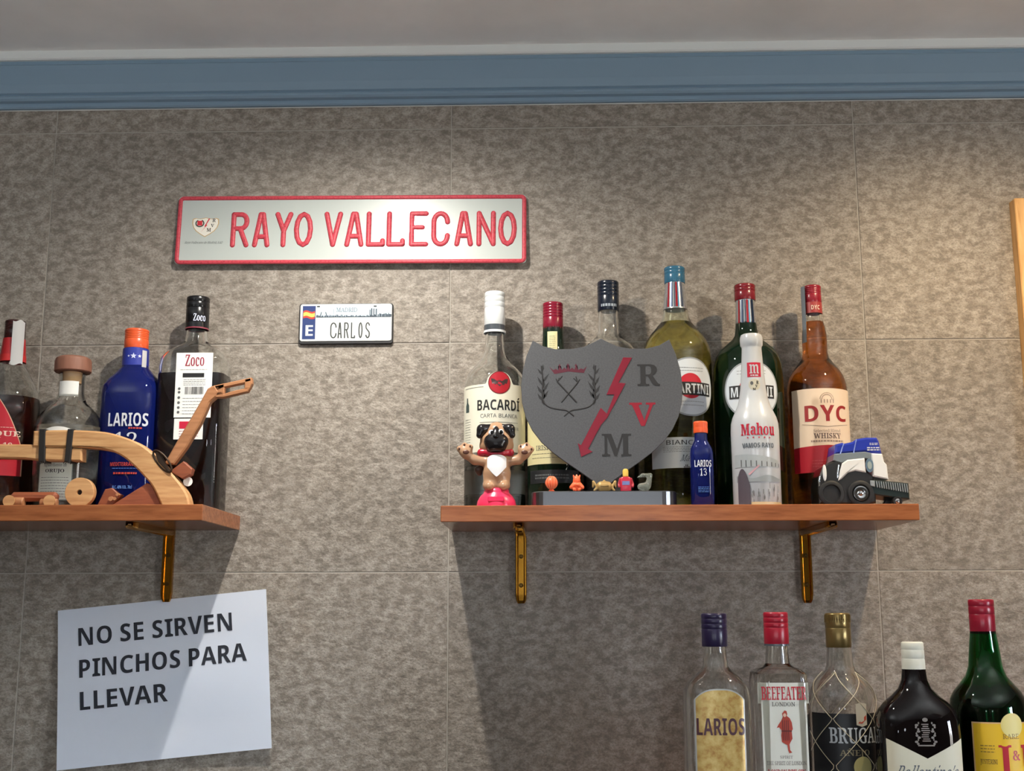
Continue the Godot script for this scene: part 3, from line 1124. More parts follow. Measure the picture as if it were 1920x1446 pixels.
# ---------------------------------------------------------------- bottles on the left shelf
func left_bottles() -> void:
	var clear := glass("clear_glass", Color(0.985, 0.99, 0.985))
	var white := mat("label_white", c8(226, 226, 220), 0.5)
	var ink := mat("print_black")
	var grp := "bottles on the left shelf"
	# brandy
	var t := thing("brandy_bottle", "dark brandy bottle with pointed red label, cut off at the left edge", "bottle", Vector3(-0.6202, SHELF_L, 0.045), grp)
	var out := [[0.0, 0.039], [0.003, 0.041], [0.14, 0.041], [0.158, 0.0405], [0.172, 0.0375], [0.186, 0.031], [0.2, 0.0235], [0.212, 0.0175], [0.222, 0.0155], [0.25, 0.0135], [0.262, 0.0135]]
	glass_body(out, clear, t)
	contents(out, 0.163, fluid("brandy", c8(70, 24, 10), 0.55), t)
	band("neck_sleeve", 0.216, 0.2495, 0.0178, 0.0152, mat("sleeve_red", c8(186, 32, 38), 0.35), t)
	band("neck_sleeve_edge", 0.2155, 0.2255, 0.0182, 0.0174, mat("sleeve_bright", c8(206, 46, 46), 0.4), t)
	cap(0.2495, 0.2762, 0.0142, mat("cap_maroon", c8(58, 18, 18), 0.25), t, 4)
	stick("tax_strip", sheet(-0.009, 0.0085, func(x): return 0.2105 + 0.002 * sin(x * 300.0), func(x): return 0.2735 + 0.0015 * sin(x * 420.0 + 1.0), 12), 0.0162, 0.0026, mat("tax_paper", c8(196, 195, 193), 0.6), t, 0.72)
	var lab := mat("label_red", c8(182, 22, 40), 0.4)
	stick("label_border", sheet(-0.044, 0.044, func(_x): return 0.05, func(x): return 0.166 - absf(x) * (0.9 + absf(x) * 22.0), 36), 0.041, 0.0004, mat("label_gold_edge", c8(206, 170, 140), 0.4), t, -0.1)
	stick("label", sheet(-0.0425, 0.0425, func(_x): return 0.05, func(x): return 0.1645 - absf(x) * (0.92 + absf(x) * 22.5), 36), 0.041, 0.0006, lab, t, -0.1)
	stick("sun_emblem", disc(-0.001, 0.132, 0.0095, 0.0095, 20), 0.041, 0.0008, mat("emblem_gold", c8(150, 112, 48), 0.4), t, -0.1)
	stick("lettering", letters("DUQUE", 0.008, 0.107, 0.062, 0.0095, "serif_bold"), 0.041, 0.0008, mat("print_gold", c8(228, 200, 180), 0.4), t, -0.1)
	stick("lettering", letters("10", 0.023, 0.092, 0.012, 0.0075, "serif_bold"), 0.041, 0.0008, mat("print_gold"), t, -0.1)
	stick("lettering", fine_print(0.002, 0.03, 0.1155, 0.118, 1, 8), 0.041, 0.0008, mat("print_gold"), t, -0.1)
	# pomace spirit in a round-shouldered flask with a wooden stopper
	t = thing("stoppered_bottle", "clear round-shouldered spirit bottle with wooden-topped cork behind the plough beam", "bottle", Vector3(-0.5245, SHELF_L, 0.066), grp)
	out = [[0.0, 0.042], [0.004, 0.0445], [0.09, 0.0452], [0.115, 0.0450], [0.127, 0.0435], [0.137, 0.0375], [0.146, 0.029], [0.153, 0.0215], [0.158, 0.0195], [0.166, 0.0175], [0.186, 0.0170], [0.192, 0.0180], [0.194, 0.0175]]
	glass_body(out, clear, t, 0.0034)
	contents(out, 0.118, fluid("clear_spirit", Color(0.97, 0.975, 0.965)), t, 0.0034)
	var st := S()
	loft(st, [[0.180, 0.0125], [0.196, 0.0132]], 24)
	part("cork", st, mat("cork", c8(232, 190, 142), 0.85), t)
	st = S()
	loft(st, [[0.196, 0.0235], [0.1975, 0.025], [0.211, 0.0248], [0.2155, 0.0235], [0.218, 0.0195]], 40)
	part("stopper", st, wood("stopper_wood", c8(118, 76, 58), c8(150, 102, 82), 1, 52, 0.6), t)
	stick("neck_label", rect(-0.0145, 0.160, 0.0145, 0.1815, 10), 0.0177, 0.0006, white, t, 0.1)
	stick("shoulder_label", sheet(-0.021, 0.017, func(_x): return 0.098, func(x): return 0.1135 - 11.0 * (x + 0.002) * (x + 0.002), 16), 0.0452, 0.0006, white, t, 0.1)
	var ly := func(x): return 0.0675 - 8.0 * (x - 0.001) * (x - 0.001)
	stick("label_border", sheet(-0.0225, 0.0245, func(_x): return 0.013, ly, 16), 0.0452, 0.0006, mat("label_grey_edge", c8(120, 132, 126), 0.5), t, 0.02)
	stick("label", sheet(-0.0213, 0.0233, func(_x): return 0.0145, func(x): return ly.call(x) - 0.0012, 16), 0.0452, 0.0008, mat("label_cream", c8(214, 220, 206), 0.6), t, 0.02)
	stick("lettering", letters("Aguardiente de", 0.001, 0.0605, 0.031, 0.0055, "serif"), 0.0452, 0.0010, ink, t, 0.02)
	stick("lettering", letters("ORUJO", 0.001, 0.0525, 0.0255, 0.006, "serif_bold"), 0.0452, 0.0010, ink, t, 0.02)
	stick("lettering", fine_print(-0.018, 0.02, 0.016, 0.046, 8, 12), 0.0452, 0.0010, mat("print_grey"), t, 0.02)
	# blue gin
	t = thing("gin_bottle", "tall cobalt blue gin bottle with orange screw cap behind the plough", "bottle", Vector3(-0.4445, SHELF_L, 0.043), grp)
	out = [[0.0, 0.0395, 0.033, 3.0], [0.004, 0.0415, 0.035, 3.0], [0.165, 0.0420, 0.036, 3.0], [0.178, 0.0410, 0.035, 2.8], [0.188, 0.0355, 0.0305, 2.5], [0.197, 0.0275, 0.025, 2.2], [0.206, 0.0195, 0.019, 2.0], [0.212, 0.0178, 0.0178, 2.0], [0.231, 0.0176, 0.0176, 2.0], [0.243, 0.0145, 0.0145, 2.0]]
	var cobalt := glass("cobalt_glass", c8(22, 36, 116), 0.5)
	glass_body(out, cobalt, t)
	contents(out, 0.17, fluid("gin_in_blue", c8(14, 22, 70), 0.4), t)
	cap(0.2335, 0.2624, 0.0168, mat("cap_orange", c8(226, 92, 48), 0.3), t, 5)
	band("neck_sleeve", 0.207, 0.2335, 0.0186, 0.0181, mat("sleeve_blue", c8(44, 56, 150), 0.35), t)
	for sx in [[0.004, 0.0045], [0.0125, 0.0028], [-0.003, 0.002]]:
		var p := []
		for i in 10:
			var a := PI / 2 + TAU * i / 10.0
			p.append(Vector2(sx[0] + cos(a) * sx[1] * (1.0 if i % 2 == 0 else 0.42), 0.221 + sin(a) * sx[1] * (1.0 if i % 2 == 0 else 0.42)))
		stick("star", poly(p), 0.0183, 0.0006, mat("star_white", c8(206, 212, 236), 0.4), t, -0.05)
	stick("tax_strip", rect(-0.004, 0.196, 0.004, 0.23, 6), 0.0186, 0.0008, mat("tax_paper"), t, 1.0)
	var silver := mat("print_silver", c8(206, 210, 216), 0.4)
	stick("lettering", letters("LARIOS", 0.0055, 0.1275, 0.054, 0.0185, "sans_bold"), Vector3(0.042, 0.036, 3.0), 0.0004, silver, t)
	stick("lettering", fine_print(0.0075, 0.0255, 0.1138, 0.1172, 1, 15, 0.0022), Vector3(0.042, 0.036, 3.0), 0.0004, mat("print_orange", c8(196, 70, 52), 0.4), t)
	stick("lettering", letters("12", 0.004, 0.099, 0.032, 0.022, "serif"), Vector3(0.042, 0.036, 3.0), 0.0004, silver, t)
	stick("lettering", letters("MEDITERRANEAN", 0.006, 0.0655, 0.042, 0.0052, "sans_bold"), Vector3(0.042, 0.036, 3.0), 0.0004, mat("print_orange"), t)
	stick("lettering", fine_print(-0.01, 0.022, 0.051, 0.055, 1, 16, 0.0026), Vector3(0.042, 0.036, 3.0), 0.0004, mat("print_orange"), t)
	stick("lettering", fine_print(-0.012, 0.025, 0.058, 0.0615, 1, 14), Vector3(0.042, 0.036, 3.0), 0.0004, mat("print_skyblue", c8(110, 156, 226), 0.4), t)
	stick("lettering", letters("ALC. 40% VOL. 70cl", 0.003, 0.034, 0.027, 0.0048, "sans_bold"), Vector3(0.042, 0.036, 3.0), 0.0004, mat("print_skyblue"), t)
	# sloe liqueur
	t = thing("liqueur_bottle", "square clear bottle of black sloe liqueur showing its white back label", "bottle", Vector3(-0.3582, SHELF_L, 0.044), grp)
	out = [[0.0, 0.0445, 0.030, 5.0], [0.004, 0.0465, 0.032, 5.0], [0.205, 0.0470, 0.032, 5.0], [0.217, 0.0455, 0.031, 4.5], [0.226, 0.0395, 0.028, 4.0], [0.233, 0.030, 0.0235, 3.0], [0.239, 0.0205, 0.0185, 2.2], [0.244, 0.0168, 0.0168, 2.0], [0.263, 0.0142, 0.0142, 2.0], [0.275, 0.0138, 0.0138, 2.0]]
	glass_body(out, clear, t, 0.003)
	contents(out, 0.1945, mat("sloe_liqueur", c8(22, 8, 12), 0.08), t, 0.003)
	cap(0.2705, 0.309, 0.0163, mat("cap_black", c8(20, 20, 22), 0.22), t, 2)
	band("cap_skirt", 0.2625, 0.2705, 0.0166, 0.0164, mat("cap_black"), t)
	band("cap_ring", 0.2612, 0.2630, 0.0168, 0.0168, mat("ring_wine", c8(140, 60, 74), 0.3), t)
	stick("lettering", letters("Zoco", 0.006, 0.2765, 0.0175, 0.0105, "serif_bold"), 0.0165, 0.0006, mat("star_white"), t, 0.1)
	var zl := mat("label_bright", c8(236, 236, 232), 0.45)
	stick("back_label", sheet(-0.0175, 0.0335, func(_x): return 0.130, func(_x): return 0.2215, 4), Vector3(0.047, 0.032, 5.0), 0.0005, zl, t)
	stick("back_label", rect(-0.0165, 0.0995, 0.024, 0.1285, 4), Vector3(0.047, 0.032, 5.0), 0.0005, zl, t)
	stick("lettering", letters("Zoco", 0.0085, 0.2105, 0.0265, 0.0165, "serif_bold"), Vector3(0.047, 0.032, 5.0), 0.0008, mat("print_wine", c8(150, 40, 62), 0.5), t)
	stick("lettering", fine_print(-0.011, 0.0275, 0.1965, 0.1985, 1, 20, 0.0004), Vector3(0.047, 0.032, 5.0), 0.0008, mat("print_grey"), t)
	stick("black_bar", rect(-0.0075, 0.1865, 0.0225, 0.1925, 2), Vector3(0.047, 0.032, 5.0), 0.0008, mat("print_black"), t)
	stick("lettering", fine_print(-0.006, 0.025, 0.1745, 0.1845, 4, 21, 0.0005), Vector3(0.047, 0.032, 5.0), 0.0008, mat("print_grey"), t)
	var bars := PackedVector3Array()
	var x := -0.0035
	while x < 0.0225:
		bars.append_array(rect(x, 0.1625, x + rng.randf_range(0.0003, 0.0009), 0.173, 1))
		x += 0.0012
	stick("bar_code", bars, Vector3(0.047, 0.032, 5.0), 0.0008, mat("print_black"), t)
	for y in [0.1705, 0.1655, 0.158, 0.151, 0.144, 0.1375]:
		stick("pictogram", disc(-0.0115, y, 0.0019, 0.0019, 8), Vector3(0.047, 0.032, 5.0), 0.0008, mat("print_grey"), t)
	stick("lettering", fine_print(-0.006, 0.026, 0.133, 0.159, 6, 22, 0.0005), Vector3(0.047, 0.032, 5.0), 0.0008, mat("print_grey"), t)
	stick("red_panel", rect(-0.009, 0.1145, 0.0045, 0.1245, 2), Vector3(0.047, 0.032, 5.0), 0.0008, mat("panel_red", c8(196, 30, 60), 0.4), t)
	stick("black_panel", rect(0.0045, 0.1145, 0.010, 0.1245, 2), Vector3(0.047, 0.032, 5.0), 0.0008, mat("print_black"), t)
	stick("lettering", fine_print(-0.009, 0.018, 0.102, 0.113, 3, 23, 0.0005), Vector3(0.047, 0.032, 5.0), 0.0008, mat("print_wine"), t)

# ---------------------------------------------------------------- bottles on the right shelf
func right_bottles() -> void:
	var clear := glass("clear_glass", Color.WHITE)
	var ink := mat("print_black")
	var grey := mat("print_grey")
	var grp := "bottles on the right shelf"
	# white rum
	var t := thing("rum_bottle", "clear white-rum bottle with white cap and cream label behind the dog figurine", "bottle", Vector3(0.0671, SHELF_R, 0.046), grp)
	var out := [[0.0, 0.040], [0.004, 0.0425], [0.178, 0.0428], [0.188, 0.0415], [0.197, 0.0375], [0.205, 0.031], [0.214, 0.0225], [0.223, 0.0168], [0.232, 0.0142], [0.25, 0.0130], [0.262, 0.0130]]
	glass_body(out, clear, t)
	contents(out, 0.075, fluid("clear_spirit", Color.WHITE), t)
	cap(0.2665, 0.3154, 0.0150, mat("cap_white", c8(210, 214, 215), 0.3), t, 3, "cap", 0.0006)
	band("cap_band", 0.2585, 0.2668, 0.0152, 0.0151, mat("band_steel", c8(70, 76, 82), 0.25), t)
	band("cap_ring", 0.2555, 0.2588, 0.0160, 0.0158, mat("cap_white"), t)
	var cream := mat("label_ivory", c8(222, 220, 202), 0.5)
	var top := func(x: float) -> float:
		var d := absf(x - 0.0085)
		if d < 0.019:
			return maxf(0.1755, 0.176 + sqrt(maxf(0.0, 0.019 * 0.019 - d * d)) - 0.002)
		return 0.1755 - 0.0
	stick("label", sheet(-0.062, 0.062, func(_x): return 0.082, top, 60), 0.0428, 0.0004, cream, t)
	stick("back_label", rect(-0.034, 0.038, 0.03, 0.07, 20), 0.0402, 0.0, mat("label_pale", c8(206, 206, 196), 0.6), t, PI)
	stick("medallion_ring", disc(0.0085, 0.1772, 0.0158, 0.0158, 28), 0.0428, 0.0007, mat("medallion_dark", c8(110, 26, 34), 0.4), t)
	stick("medallion", disc(0.0085, 0.1772, 0.0146, 0.0146, 28), 0.0428, 0.0009, mat("medallion_red", c8(172, 26, 42), 0.4), t)
	var bat := []
	for v in [[0, 1.6], [0.7, 3.4], [1.3, 1.8], [3.4, 1.9], [6.0, 3.9], [9.6, 4.6], [9.0, 1.2], [7.8, -1.6], [6.2, -0.4], [5.0, -2.8], [3.6, -1.2], [2.0, -2.4], [0, -4.4]]:
		bat.append(Vector2(v[0], v[1]))
	for i in range(11, 0, -1):
		bat.append(Vector2(-bat[i].x, bat[i].y))
	stick("bat_emblem", poly(bat.map(func(v): return Vector2(0.0085 + v.x * 0.00125, 0.1772 + v.y * 0.00125))), 0.0428, 0.0011, mat("bat_dark", c8(58, 34, 36), 0.5), t)
	stick("lettering", letters("BACARDÍ", 0.0085, 0.1485, 0.064, 0.0185, "sans_bold"), 0.0428, 0.0007, ink, t)
	stick("lettering", letters("CARTA BLANCA", 0.0085, 0.1315, 0.0545, 0.0052, "sans"), 0.0428, 0.0007, grey, t)
	stick("rule", rect(-0.02, 0.1222, 0.037, 0.1227, 12), 0.0428, 0.0007, grey, t)
	stick("lettering", letters("RON CARTA BLANCA SUPERIOR", 0.0085, 0.1145, 0.06, 0.004, "serif"), 0.0428, 0.0007, grey, t)
	stick("lettering", fine_print(-0.05, -0.036, 0.088, 0.13, 12, 31, 0.0005), 0.0428, 0.0007, grey, t)
	stick("figure_print", poly([Vector2(-0.0478, 0.1385), Vector2(-0.0478, 0.148), Vector2(-0.0455, 0.152), Vector2(-0.0452, 0.1585), Vector2(-0.0425, 0.1585), Vector2(-0.042, 0.152), Vector2(-0.0395, 0.148), Vector2(-0.0395, 0.1385)]), 0.0428, 0.0007, mat("print_teal", c8(60, 76, 74), 0.5), t)
	stick("rule", sheet(-0.05, -0.014, func(x): return 0.1715, func(x): return 0.172, 12), 0.0428, 0.0007, grey, t)

	# red-capped whiskey behind the shield
	t = thing("whiskey_bottle", "dark green bottle with crimson cap standing behind the steel shield", "bottle", Vector3(0.1497, SHELF_R, 0.042), grp)
	out = [[0.0, 0.035], [0.004, 0.0375], [0.16, 0.0378], [0.178, 0.036], [0.198, 0.029], [0.213, 0.0215], [0.226, 0.0165], [0.25, 0.0148], [0.268, 0.0145]]
	glass_body(out, glass("bottle_green_dark", c8(24, 46, 30), 0.5), t)
	contents(out, 0.2, mat("dark_spirit", c8(14, 16, 14), 0.1), t)
	cap(0.2566, 0.2999, 0.0146, mat("cap_crimson", c8(124, 18, 42), 0.22), t, 5)
	stick("neck_label", rect(-0.0072, 0.2, 0.0072, 0.2555, 6), 0.0158, 0.0007, mat("label_straw", c8(214, 206, 158), 0.6), t, -0.08)
	stick("lettering", fine_print(-0.0045, 0.0045, 0.212, 0.25, 14, 33, 0.0004), 0.0158, 0.001, grey, t, -0.08)
	stick("label", rect(-0.05, 0.066, 0.05, 0.145, 30), 0.0378, 0.0004, mat("label_straw"), t)
	stick("lettering", letters("IRISH", -0.016, 0.0885, 0.022, 0.0065, "serif"), 0.0378, 0.0007, grey, t)
	stick("lettering", fine_print(-0.035, 0.02, 0.072, 0.083, 2, 35, 0.0005), 0.0378, 0.0007, grey, t)
	stick("lower_label", rect(-0.04, 0.04, 0.04, 0.058, 24), 0.0378, 0.0004, mat("label_black", c8(30, 32, 34), 0.5), t)
	stick("lettering", fine_print(-0.029, 0.021, 0.045, 0.053, 2, 36, 0.0022), 0.0378, 0.0007, mat("print_dim", c8(92, 96, 96), 0.5), t)

	# clear gin with a navy cap behind the shield
	t = thing("clear_spirit_bottle", "clear bottle with navy blue cap standing behind the steel shield", "bottle", Vector3(0.2284, SHELF_R, 0.043), grp)
	out = [[0.0, 0.036], [0.004, 0.0385], [0.2, 0.0388], [0.218, 0.0385], [0.23, 0.0365], [0.238, 0.0315], [0.2445, 0.0235], [0.25, 0.0182], [0.256, 0.0158], [0.275, 0.0145], [0.296, 0.0140]]
	glass_body(out, clear, t)
	contents(out, 0.16, fluid("clear_spirit", Color.WHITE), t)
	cap(0.2868, 0.3303, 0.0153, mat("cap_navy", c8(22, 30, 44), 0.22), t, 4)
	var ringt := fine_print(-0.012, 0.012, 0.291, 0.296, 1, 38, 0.0038)
	stick("lettering", ringt, 0.0153, 0.0005, mat("print_pale", c8(150, 160, 170), 0.4), t)

	# pale vermouth
	t = thing("vermouth_bottle", "large pale yellow vermouth bottle with teal cap and striped neck foil", "bottle", Vector3(0.3222, SHELF_R, 0.053), grp)
	out = [[0.0, 0.047], [0.004, 0.0492], [0.03, 0.0492], [0.08, 0.0488], [0.13, 0.0478], [0.215, 0.0478], [0.228, 0.0465], [0.24, 0.0425], [0.25, 0.036], [0.259, 0.0285], [0.267, 0.022], [0.275, 0.0188], [0.283, 0.0175], [0.31, 0.0142], [0.323, 0.0135]]
	glass_body(out, glass("vermouth_glass", Color(0.97, 0.985, 0.94)), t)
	contents(out, 0.266, fluid("pale_vermouth", c8(226, 216, 132)), t)
	cap(0.3242, 0.3476, 0.0147, mat("cap_teal", c8(52, 104, 132), 0.22), t, 2)
	band("neck_foil", 0.2855, 0.3242, 0.0172, 0.0136, mat("foil_silver", c8(196, 200, 204), 0.22, 0.8), t)
	foil_stripes(t, 0.2875, 0.3235, 0.0168, 0.0134)
	vermouth_label(t, 0.0132, 0.168, 0.0385, 0.0478)
	stick("lower_label", rect(-0.047, 0.057, 0.036, 0.0985, 24), 0.0489, 0.0006, mat("label_paleblue", c8(196, 204, 206), 0.5), t)
	stick("lettering", letters("BIANCO", 0.0, 0.0915, 0.046, 0.0062, "sans"), 0.0489, 0.0009, ink, t)
	stick("lettering", fine_print(-0.028, 0.03, 0.078, 0.0865, 4, 37, 0.0005), 0.0489, 0.0009, grey, t)
	stick("signature", letters("Martini", 0.012, 0.0705, 0.03, 0.009, "serif", 0.0, 0.5), 0.0489, 0.0009, mat("print_slate", c8(80, 88, 96), 0.5), t)
	var tuft := PackedVector3Array()
	for i in 16:
		tuft.append_array(rect(0.0 + i * 0.0021, 0.0572, 0.0011 + i * 0.0021, 0.0592 + 0.0025 * absf(sin(i * 2.1)), 1))
	stick("skyline_print", tuft, 0.0489, 0.0009, ink, t)

	# red vermouth
	t = thing("vermouth_bottle", "large near-black vermouth bottle with dark red cap behind the white beer bottle", "bottle", Vector3(0.4206, SHELF_R, 0.052), grp)
	out = [[0.0, 0.0455], [0.004, 0.0478], [0.19, 0.0482], [0.204, 0.0475], [0.216, 0.0445], [0.226, 0.0385], [0.2345, 0.0295], [0.2415, 0.021], [0.248, 0.0165], [0.258, 0.0150], [0.285, 0.0132], [0.298, 0.013]]
	glass_body(out, glass("bottle_green_deep", c8(12, 40, 20), 0.5), t)
	contents(out, 0.2445, mat("dark_vermouth", c8(12, 10, 10), 0.1), t)
	cap(0.2985, 0.3217, 0.0148, mat("cap_garnet", c8(122, 30, 38), 0.22), t, 2)
	band("neck_foil", 0.2632, 0.2985, 0.0146, 0.0132, mat("foil_silver"), t)
	foil_stripes(t, 0.2645, 0.2975, 0.0143, 0.0131)
	vermouth_label(t, -0.0035, 0.163, 0.0375, 0.0482)

	# miniature gin
	t = thing("miniature_gin_bottle", "tiny blue gin bottle with orange cap at the right end of the steel base", "bottle", Vector3(0.3396, SHELF_R, 0.150), grp)
	out = [[0.0, 0.0135, 0.0125, 2.8], [0.002, 0.0148, 0.0138, 2.8], [0.068, 0.0150, 0.014, 2.8], [0.076, 0.0142, 0.0132, 2.5], [0.083, 0.0105, 0.0102, 2.1], [0.087, 0.0084, 0.0084, 2.0], [0.098, 0.0080, 0.0080, 2.0], [0.104, 0.0076, 0.0076, 2.0]]
	glass_body(out, glass("cobalt_glass", Color.WHITE), t, 0.0016)
	contents(out, 0.07, fluid("gin_in_blue", Color.WHITE), t, 0.0016)
	cap(0.0965, 0.1117, 0.0093, mat("cap_orange"), t, 3)
	var silver := mat("print_silver")
	stick("lettering", letters("LARIOS", 0.0, 0.0555, 0.0215, 0.0088, "sans_bold"), Vector3(0.015, 0.014, 2.8), 0.0004, silver, t)
	stick("lettering", letters("13", 0.0, 0.0445, 0.0085, 0.0095, "serif"), Vector3(0.015, 0.014, 2.8), 0.0004, silver, t)
	stick("lettering", fine_print(-0.007, 0.007, 0.018, 0.026, 4, 41, 0.0005), Vector3(0.015, 0.014, 2.8), 0.0004, mat("print_skyblue"), t)

	# commemorative beer bottle
	t = thing("beer_bottle", "glossy white painted beer bottle with red lettering in front of the dark vermouth", "bottle", Vector3(0.4098, SHELF_R, 0.150), grp)
	var enamel := mat("white_enamel", c8(190, 194, 197), 0.2)
	var st := S()
	loft(st, [[0.0, 0.0285], [0.003, 0.0305], [0.098, 0.0310], [0.108, 0.0304], [0.116, 0.0284], [0.124, 0.0248], [0.133, 0.0208], [0.142, 0.0185], [0.155, 0.0166], [0.176, 0.0148], [0.208, 0.0129], [0.2105, 0.0131], [0.2125, 0.0146], [0.2195, 0.0150], [0.2235, 0.0146], [0.2265, 0.0135], [0.2274, 0.012], [0.2262, 0.0098], [0.2, 0.0092], [0.2, 0.0]], 48, true)
	part("bottle_body", st, enamel, t)
	var mred := mat("beer_red", c8(190, 24, 52), 0.35)
	stick("badge", rect(-0.0098, 0.168, 0.0088, 0.1872, 10), 0.0152, 0.0006, mred, t)
	stick("lettering", letters("m", -0.0005, 0.1785, 0.0125, 0.012, "serif_bold"), 0.0152, 0.0009, enamel, t)
	stick("lettering", fine_print(-0.0055, 0.0045, 0.1688, 0.1712, 1, 39, 0.0018), 0.0152, 0.0009, enamel, t)
	stick("crest", disc(-0.001, 0.1575, 0.0078, 0.0078, 18), 0.0166, 0.0006, mat("crest_grey", c8(196, 192, 172), 0.4), t)
	stick("crest_mark", letters("R", 0.003, 0.1605, 0.0032, 0.004, "serif_bold"), 0.0166, 0.001, ink, t)
	stick("crest_mark", letters("V", 0.0015, 0.1555, 0.003, 0.0035, "serif_bold"), 0.0166, 0.001, ink, t)
	stick("crest_mark", letters("M", -0.0015, 0.1515, 0.004, 0.003, "serif_bold"), 0.0166, 0.001, ink, t)
	stick("crest_mark", disc(-0.0045, 0.1595, 0.002, 0.0024, 10), 0.0166, 0.001, grey, t)
	stick("lettering", letters("Mahou", -0.0008, 0.0975, 0.0465, 0.0155, "serif_bold"), 0.031, 0.0006, mred, t)
	var stars := PackedVector3Array()
	for k in 5:
		var p := []
		for i in 10:
			var a := PI / 2 + TAU * i / 10.0
			var rr := 0.0016 if i % 2 == 0 else 0.0007
			p.append(Vector2(-0.0148 + k * 0.0072 + cos(a) * rr, 0.0865 + sin(a) * rr))
		stars.append_array(poly(p))
	stick("stars", stars, 0.031, 0.0006, mat("beer_red"), t)
	stick("lettering", letters("VAMOS RAYO", -0.0015, 0.0765, 0.043, 0.0062, "sans_bold"), 0.031, 0.0006, mat("print_slate"), t)
	# grey line drawing of a stadium crowd
	var stand := mat("stadium_grey", c8(164, 170, 172), 0.4)
	stick("stadium_print", sheet(-0.038, 0.034, func(x): return 0.049 + 0.1 * (x + 0.038) * 0.02, func(x): return 0.0655 - (x + 0.03) * (x + 0.03) * 2.4, 24), 0.031, 0.0004, stand, t)
	var posts := PackedVector3Array()
	for k in 9:
		posts.append_array(rect(-0.026 + k * 0.0068, 0.0495, -0.0247 + k * 0.0068, 0.0585 - k * 0.0006, 1))
	stick("stadium_print", posts, 0.031, 0.0007, grey, t)
	stick("stadium_print", sheet(-0.034, 0.034, func(_x): return 0.030, func(x): return 0.0365 + 0.002 * sin(x * 160.0), 20), 0.031, 0.0006, mat("stadium_mid", c8(140, 146, 148), 0.4), t)
	stick("stadium_print", poly([Vector2(-0.016, 0.04), Vector2(-0.002, 0.0515), Vector2(-0.001, 0.05), Vector2(-0.014, 0.0385)]), 0.031, 0.0008, mat("stadium_pink", c8(196, 150, 156), 0.4), t)
	stick("stadium_print", sheet(-0.032, -0.014, func(_x): return 0.001, func(x): return 0.047 - pow(absf(x + 0.0245) / 0.0095, 2.0) * 0.018, 16), 0.031, 0.0009, mat("spectator_dark", c8(84, 76, 84), 0.4), t)
	var crowd := PackedVector3Array()
	for k in 26:
		var cx := -0.012 + fmod(k * 0.0071, 0.042)
		var cy := rng.randf_range(0.004, 0.022)
		crowd.append_array(rect(cx, cy, cx + 0.0007, cy + rng.randf_range(0.003, 0.009), 1))
	stick("stadium_print", crowd, 0.031, 0.0008, grey, t)
	stick("stadium_print", rect(-0.013, 0.001, 0.034, 0.0045, 14), 0.031, 0.0005, mat("pitch_straw", c8(196, 172, 130), 0.4), t)

	# amber whisky
	t = thing("whisky_bottle", "amber whisky bottle with cream and red label and crimson cap", "bottle", Vector3(0.5168, SHELF_R, 0.045), grp)
	out = [[0.0, 0.039], [0.004, 0.0412], [0.166, 0.0412], [0.178, 0.0402], [0.189, 0.0372], [0.199, 0.0318], [0.2085, 0.0245], [0.216, 0.0190], [0.2235, 0.0172], [0.236, 0.0172], [0.25, 0.0170], [0.262, 0.0150], [0.274, 0.0120], [0.29, 0.0118]]
	glass_body(out, clear, t)
	contents(out, 0.2685, fluid("amber_whisky", c8(214, 128, 48)), t)
	cap(0.2955, 0.3209, 0.0124, mat("cap_cherry", c8(138, 26, 42), 0.25), t, 4)
	band("cap_band", 0.280, 0.2958, 0.0128, 0.0126, mat("band_brick", c8(158, 58, 56), 0.35), t)
	stick("lettering", letters("DYC", 0.001, 0.2875, 0.0125, 0.0062, "sans_bold"), 0.0128, 0.0005, mat("print_gold"), t)
	stick("tax_strip", rect(-0.0055, 0.238, 0.0055, 0.319, 4), 0.0160, 0.0, mat("tax_bluegrey", c8(134, 142, 148), 0.6), t, -1.25)
	var dl := mat("label_shell", c8(226, 204, 178), 0.5)
	stick("label", sheet(-0.052, 0.052, func(_x): return 0.052, func(_x): return 0.1668, 40), 0.0412, 0.0004, dl, t, 0.06)
	stick("label_foot", sheet(-0.052, 0.052, func(_x): return 0.052, func(x): return 0.086 + (0.5 - 8.0 * absf(x)) * 0.006, 40), 0.0412, 0.0007, mat("label_crimson", c8(168, 24, 40), 0.4), t, 0.06)
	stick("lettering", letters("DYC", 0.0035, 0.1325, 0.0625, 0.0222, "sans_bold"), 0.0412, 0.0007, mat("print_brick", c8(150, 36, 36), 0.4), t)
	stick("rule", sheet(-0.032, 0.038, func(x): return 0.1135 + absf(x - 0.003) * 0.12, func(x): return 0.1142 + absf(x - 0.003) * 0.12, 20), 0.0412, 0.0007, mat("print_taupe", c8(150, 128, 112), 0.5), t)
	stick("lettering", letters("WHISKY", 0.0025, 0.1015, 0.038, 0.0072, "serif_bold"), 0.0412, 0.0007, mat("print_brown", c8(92, 70, 62), 0.5), t)
	stick("lettering", letters("Selected Blend", 0.0025, 0.1085, 0.038, 0.0042, "serif"), 0.0412, 0.0007, mat("print_taupe"), t)
	stick("lettering", fine_print(-0.0205, 0.0255, 0.0925, 0.0965, 1, 45, 0.0024), 0.0412, 0.0007, mat("print_taupe"), t)
	var arch := PackedVector3Array()
	for i in 18:
		var a0 := PI * i / 18.0
		for rr in [0.0095, 0.007]:
			arch.append_array(disc(0.0035 + rr * cos(a0), 0.151 + rr * sin(a0), 0.0006, 0.0006, 4))
	for k in 5:
		arch.append_array(rect(-0.005 + k * 0.0042, 0.1465, -0.0038 + k * 0.0042, 0.1515, 1))
	stick("emblem", arch, 0.0412, 0.0007, mat("print_taupe"), t)
	stick("lettering", fine_print(-0.02, 0.02, 0.058, 0.07, 3, 44, 0.0006), 0.0412, 0.0009, mat("print_rose", c8(196, 96, 96), 0.4), t)

